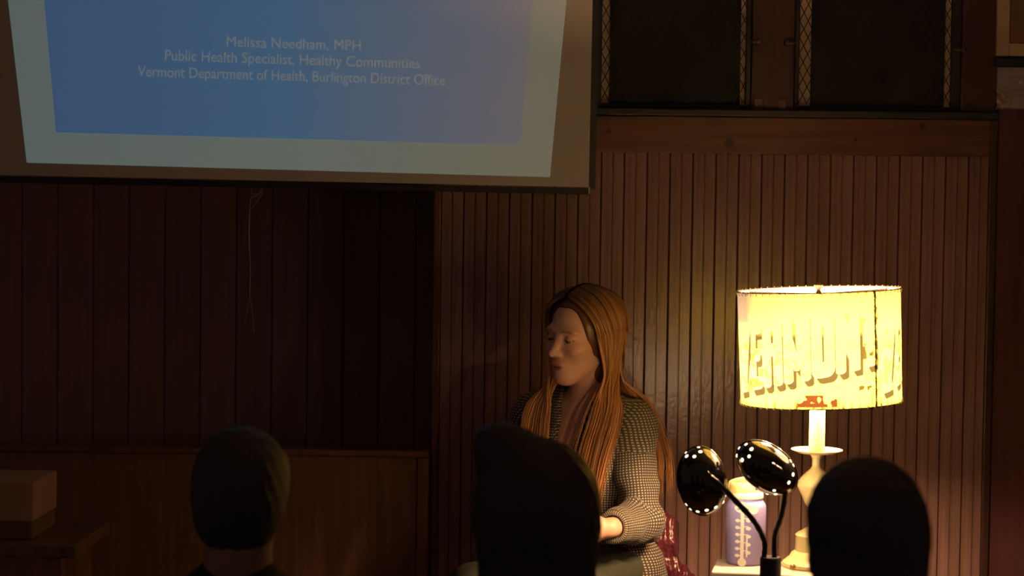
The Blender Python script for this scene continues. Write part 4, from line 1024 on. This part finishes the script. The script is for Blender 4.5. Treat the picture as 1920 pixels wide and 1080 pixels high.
# ---- three listeners seen from behind
M_dhair = mat('dark_hair', (.032, .030, .030), .6, bump=.3, bscale=180)
M_dcloth = mat('dark_jumper', (.012, .010, .011), .9, bump=.2, bscale=200)
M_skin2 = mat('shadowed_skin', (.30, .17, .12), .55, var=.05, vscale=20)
M_plast = mat('black_chair_plastic', (.01, .01, .01), .5, var=.1, vscale=10)
def listener(Hc, yaw, label, clabel, style, sc_=1.0, tilt=0.0, h=.007):
    Yw = pi+yaw                                       # faces the stage
    Fw, Lf, U_ = frame(Yw); A = head_axes(Yw, R(2), tilt); hip = Hc-U_*.70-Fw*.02; seat = hip[2]-.10
    t = thing('person', (hip[0], hip[1], 0), label, 'person', 'listeners seen from behind')
    sh_ = Hc-U_*.185-Fw*.03; ab = np.array((Fw, Lf, U_))
    def trunk(s, o):
        s.ell(hip+U_*.02, (.12+o, .17+o, .12+o), ab, .05); s.ell(hip+U_*.22, (.115+o, .155+o, .17+o), ab, .06); s.ell(hip+U_*.37, (.115+o, .175+o, .15+o), ab, .06)
        for e in (1, -1): s.cap(sh_+Lf*e*.05+U_*.01, sh_+Lf*e*.165-U_*.05, .045+o, .052+o, .04)
    s = Solid(hip-np.array((.45, .45, .15)), Hc+np.array((.45, .45, .18)), h)
    trunk(s, 0); arm = {}
    for e in (1, -1):
        a = sh_+Lf*e*.175-U_*.05; b = hip+Lf*e*.225+U_*.16+Fw*.02; c = hip+Lf*e*.09+U_*.10+Fw*.25; arm[e] = (a, b, c)
        s.cap(a, b, .045, .037, .03); s.cap(b, c, .037, .023, .02); add_hand(s, c, Fw*.8-Lf*e*.35-U_*.2, -Lf*e*1.0+U_*.2, -U_, 1.0, .5)
    add_head(s, Hc, A, sc_, h < .005); s.cap(Hc-A[2]*.09-A[0]*.025, sh_+U_*.01, .052, .058, .03)
    V, F = s.mesh(1); from_vf('body', V, F, M_skin2, t, True)
    s = Solid(hip-np.array((.45, .45, .15)), sh_+np.array((.45, .45, .14)), .008); trunk(s, .012)
    for e in (1, -1):
        a, b, c = arm[e]; s.cap(a, b, .058, .05, .03); s.cap(b, b*.12+c*.88, .050, .034, .02)
    s.cap(sh_+U_*.02, sh_+U_*.05, .072, .062, .03)
    V, F = s.mesh(2); from_vf('jumper', V, F, M_dcloth, t, True)
    gg = lambda f, l, u: Hc+sc_*(A[0]*f+A[1]*l+A[2]*u)
    s = Solid(Hc-np.array((.22, .22, .30)), Hc+np.array((.22, .22, .22)), .005); r_ = lambda *q: np.array(q)*sc_
    style(s, gg, r_, A); s.ell(gg(.118, 0, -.045), r_(.088, .062, .112), A, .010, sub=True)
    s.warp(lambda x, y, z: .0018*np.sin(190*x+60*z)*np.sin(170*y+50*z))
    V, F = s.mesh(1); from_vf('hair', V, F, M_dhair, t, True)
    legs(t, hip, Yw, 0.0, M_dcloth, M_shoe, .010, kneez=hip[2]+.0)
    chair(hip-Fw*.03, Yw, seat, 0.0, clabel, .40, M_plast, M_plast)['group'] = 'chairs of the listeners'
def bob(s, g_, r_, A):                                # chin-length smooth hair
    s.ell(g_(-.016, 0, .030), r_(.104, .080, .098), A, .02); s.ell(g_(-.03, 0, -.055), r_(.076, .074, .120), A, .03); s.ell(g_(-.040, .020, .062), r_(.07, .055, .052), A, .04)
def bun(s, g_, r_, A):                                # full hair with a soft knot towards one side of the crown
    s.ell(g_(-.016, 0, .020), r_(.112, .098, .100), A, .02); s.ell(g_(-.03, -.006, -.10), r_(.088, .094, .170), A, .06)
    s.ell(g_(-.03, .056, .104), r_(.05, .046, .042), A, .035)
def short(s, g_, r_, A):
    s.ell(g_(-.015, 0, .034), r_(.104, .088, .096), A, .02); s.ell(g_(-.045, 0, -.03), r_(.064, .074, .075), A, .04)
def place(px, top_row, dist, drop):
    y = CAM[1]+dist; p = P(px, top_row, y); return p-np.array((0, 0, drop))
listener(place(1625, 858, 2.6, .128), R(-5), 'person with smooth chin-length dark hair, back turned, before the lit lamp stand', 'chair under the person with chin-length hair', bob, 1.0, R(2))
listener(place(1010, 818, 3.0, .118), R(8), 'person with dark hair knotted on top, back turned, before the seated speaker', 'chair under the person with knotted hair', bun, .97)
listener(place(456, 798, 3.2, .120), R(4), 'person with short dark hair, back turned, below the pull cord of the screen', 'chair under the short-haired person', short, .92)
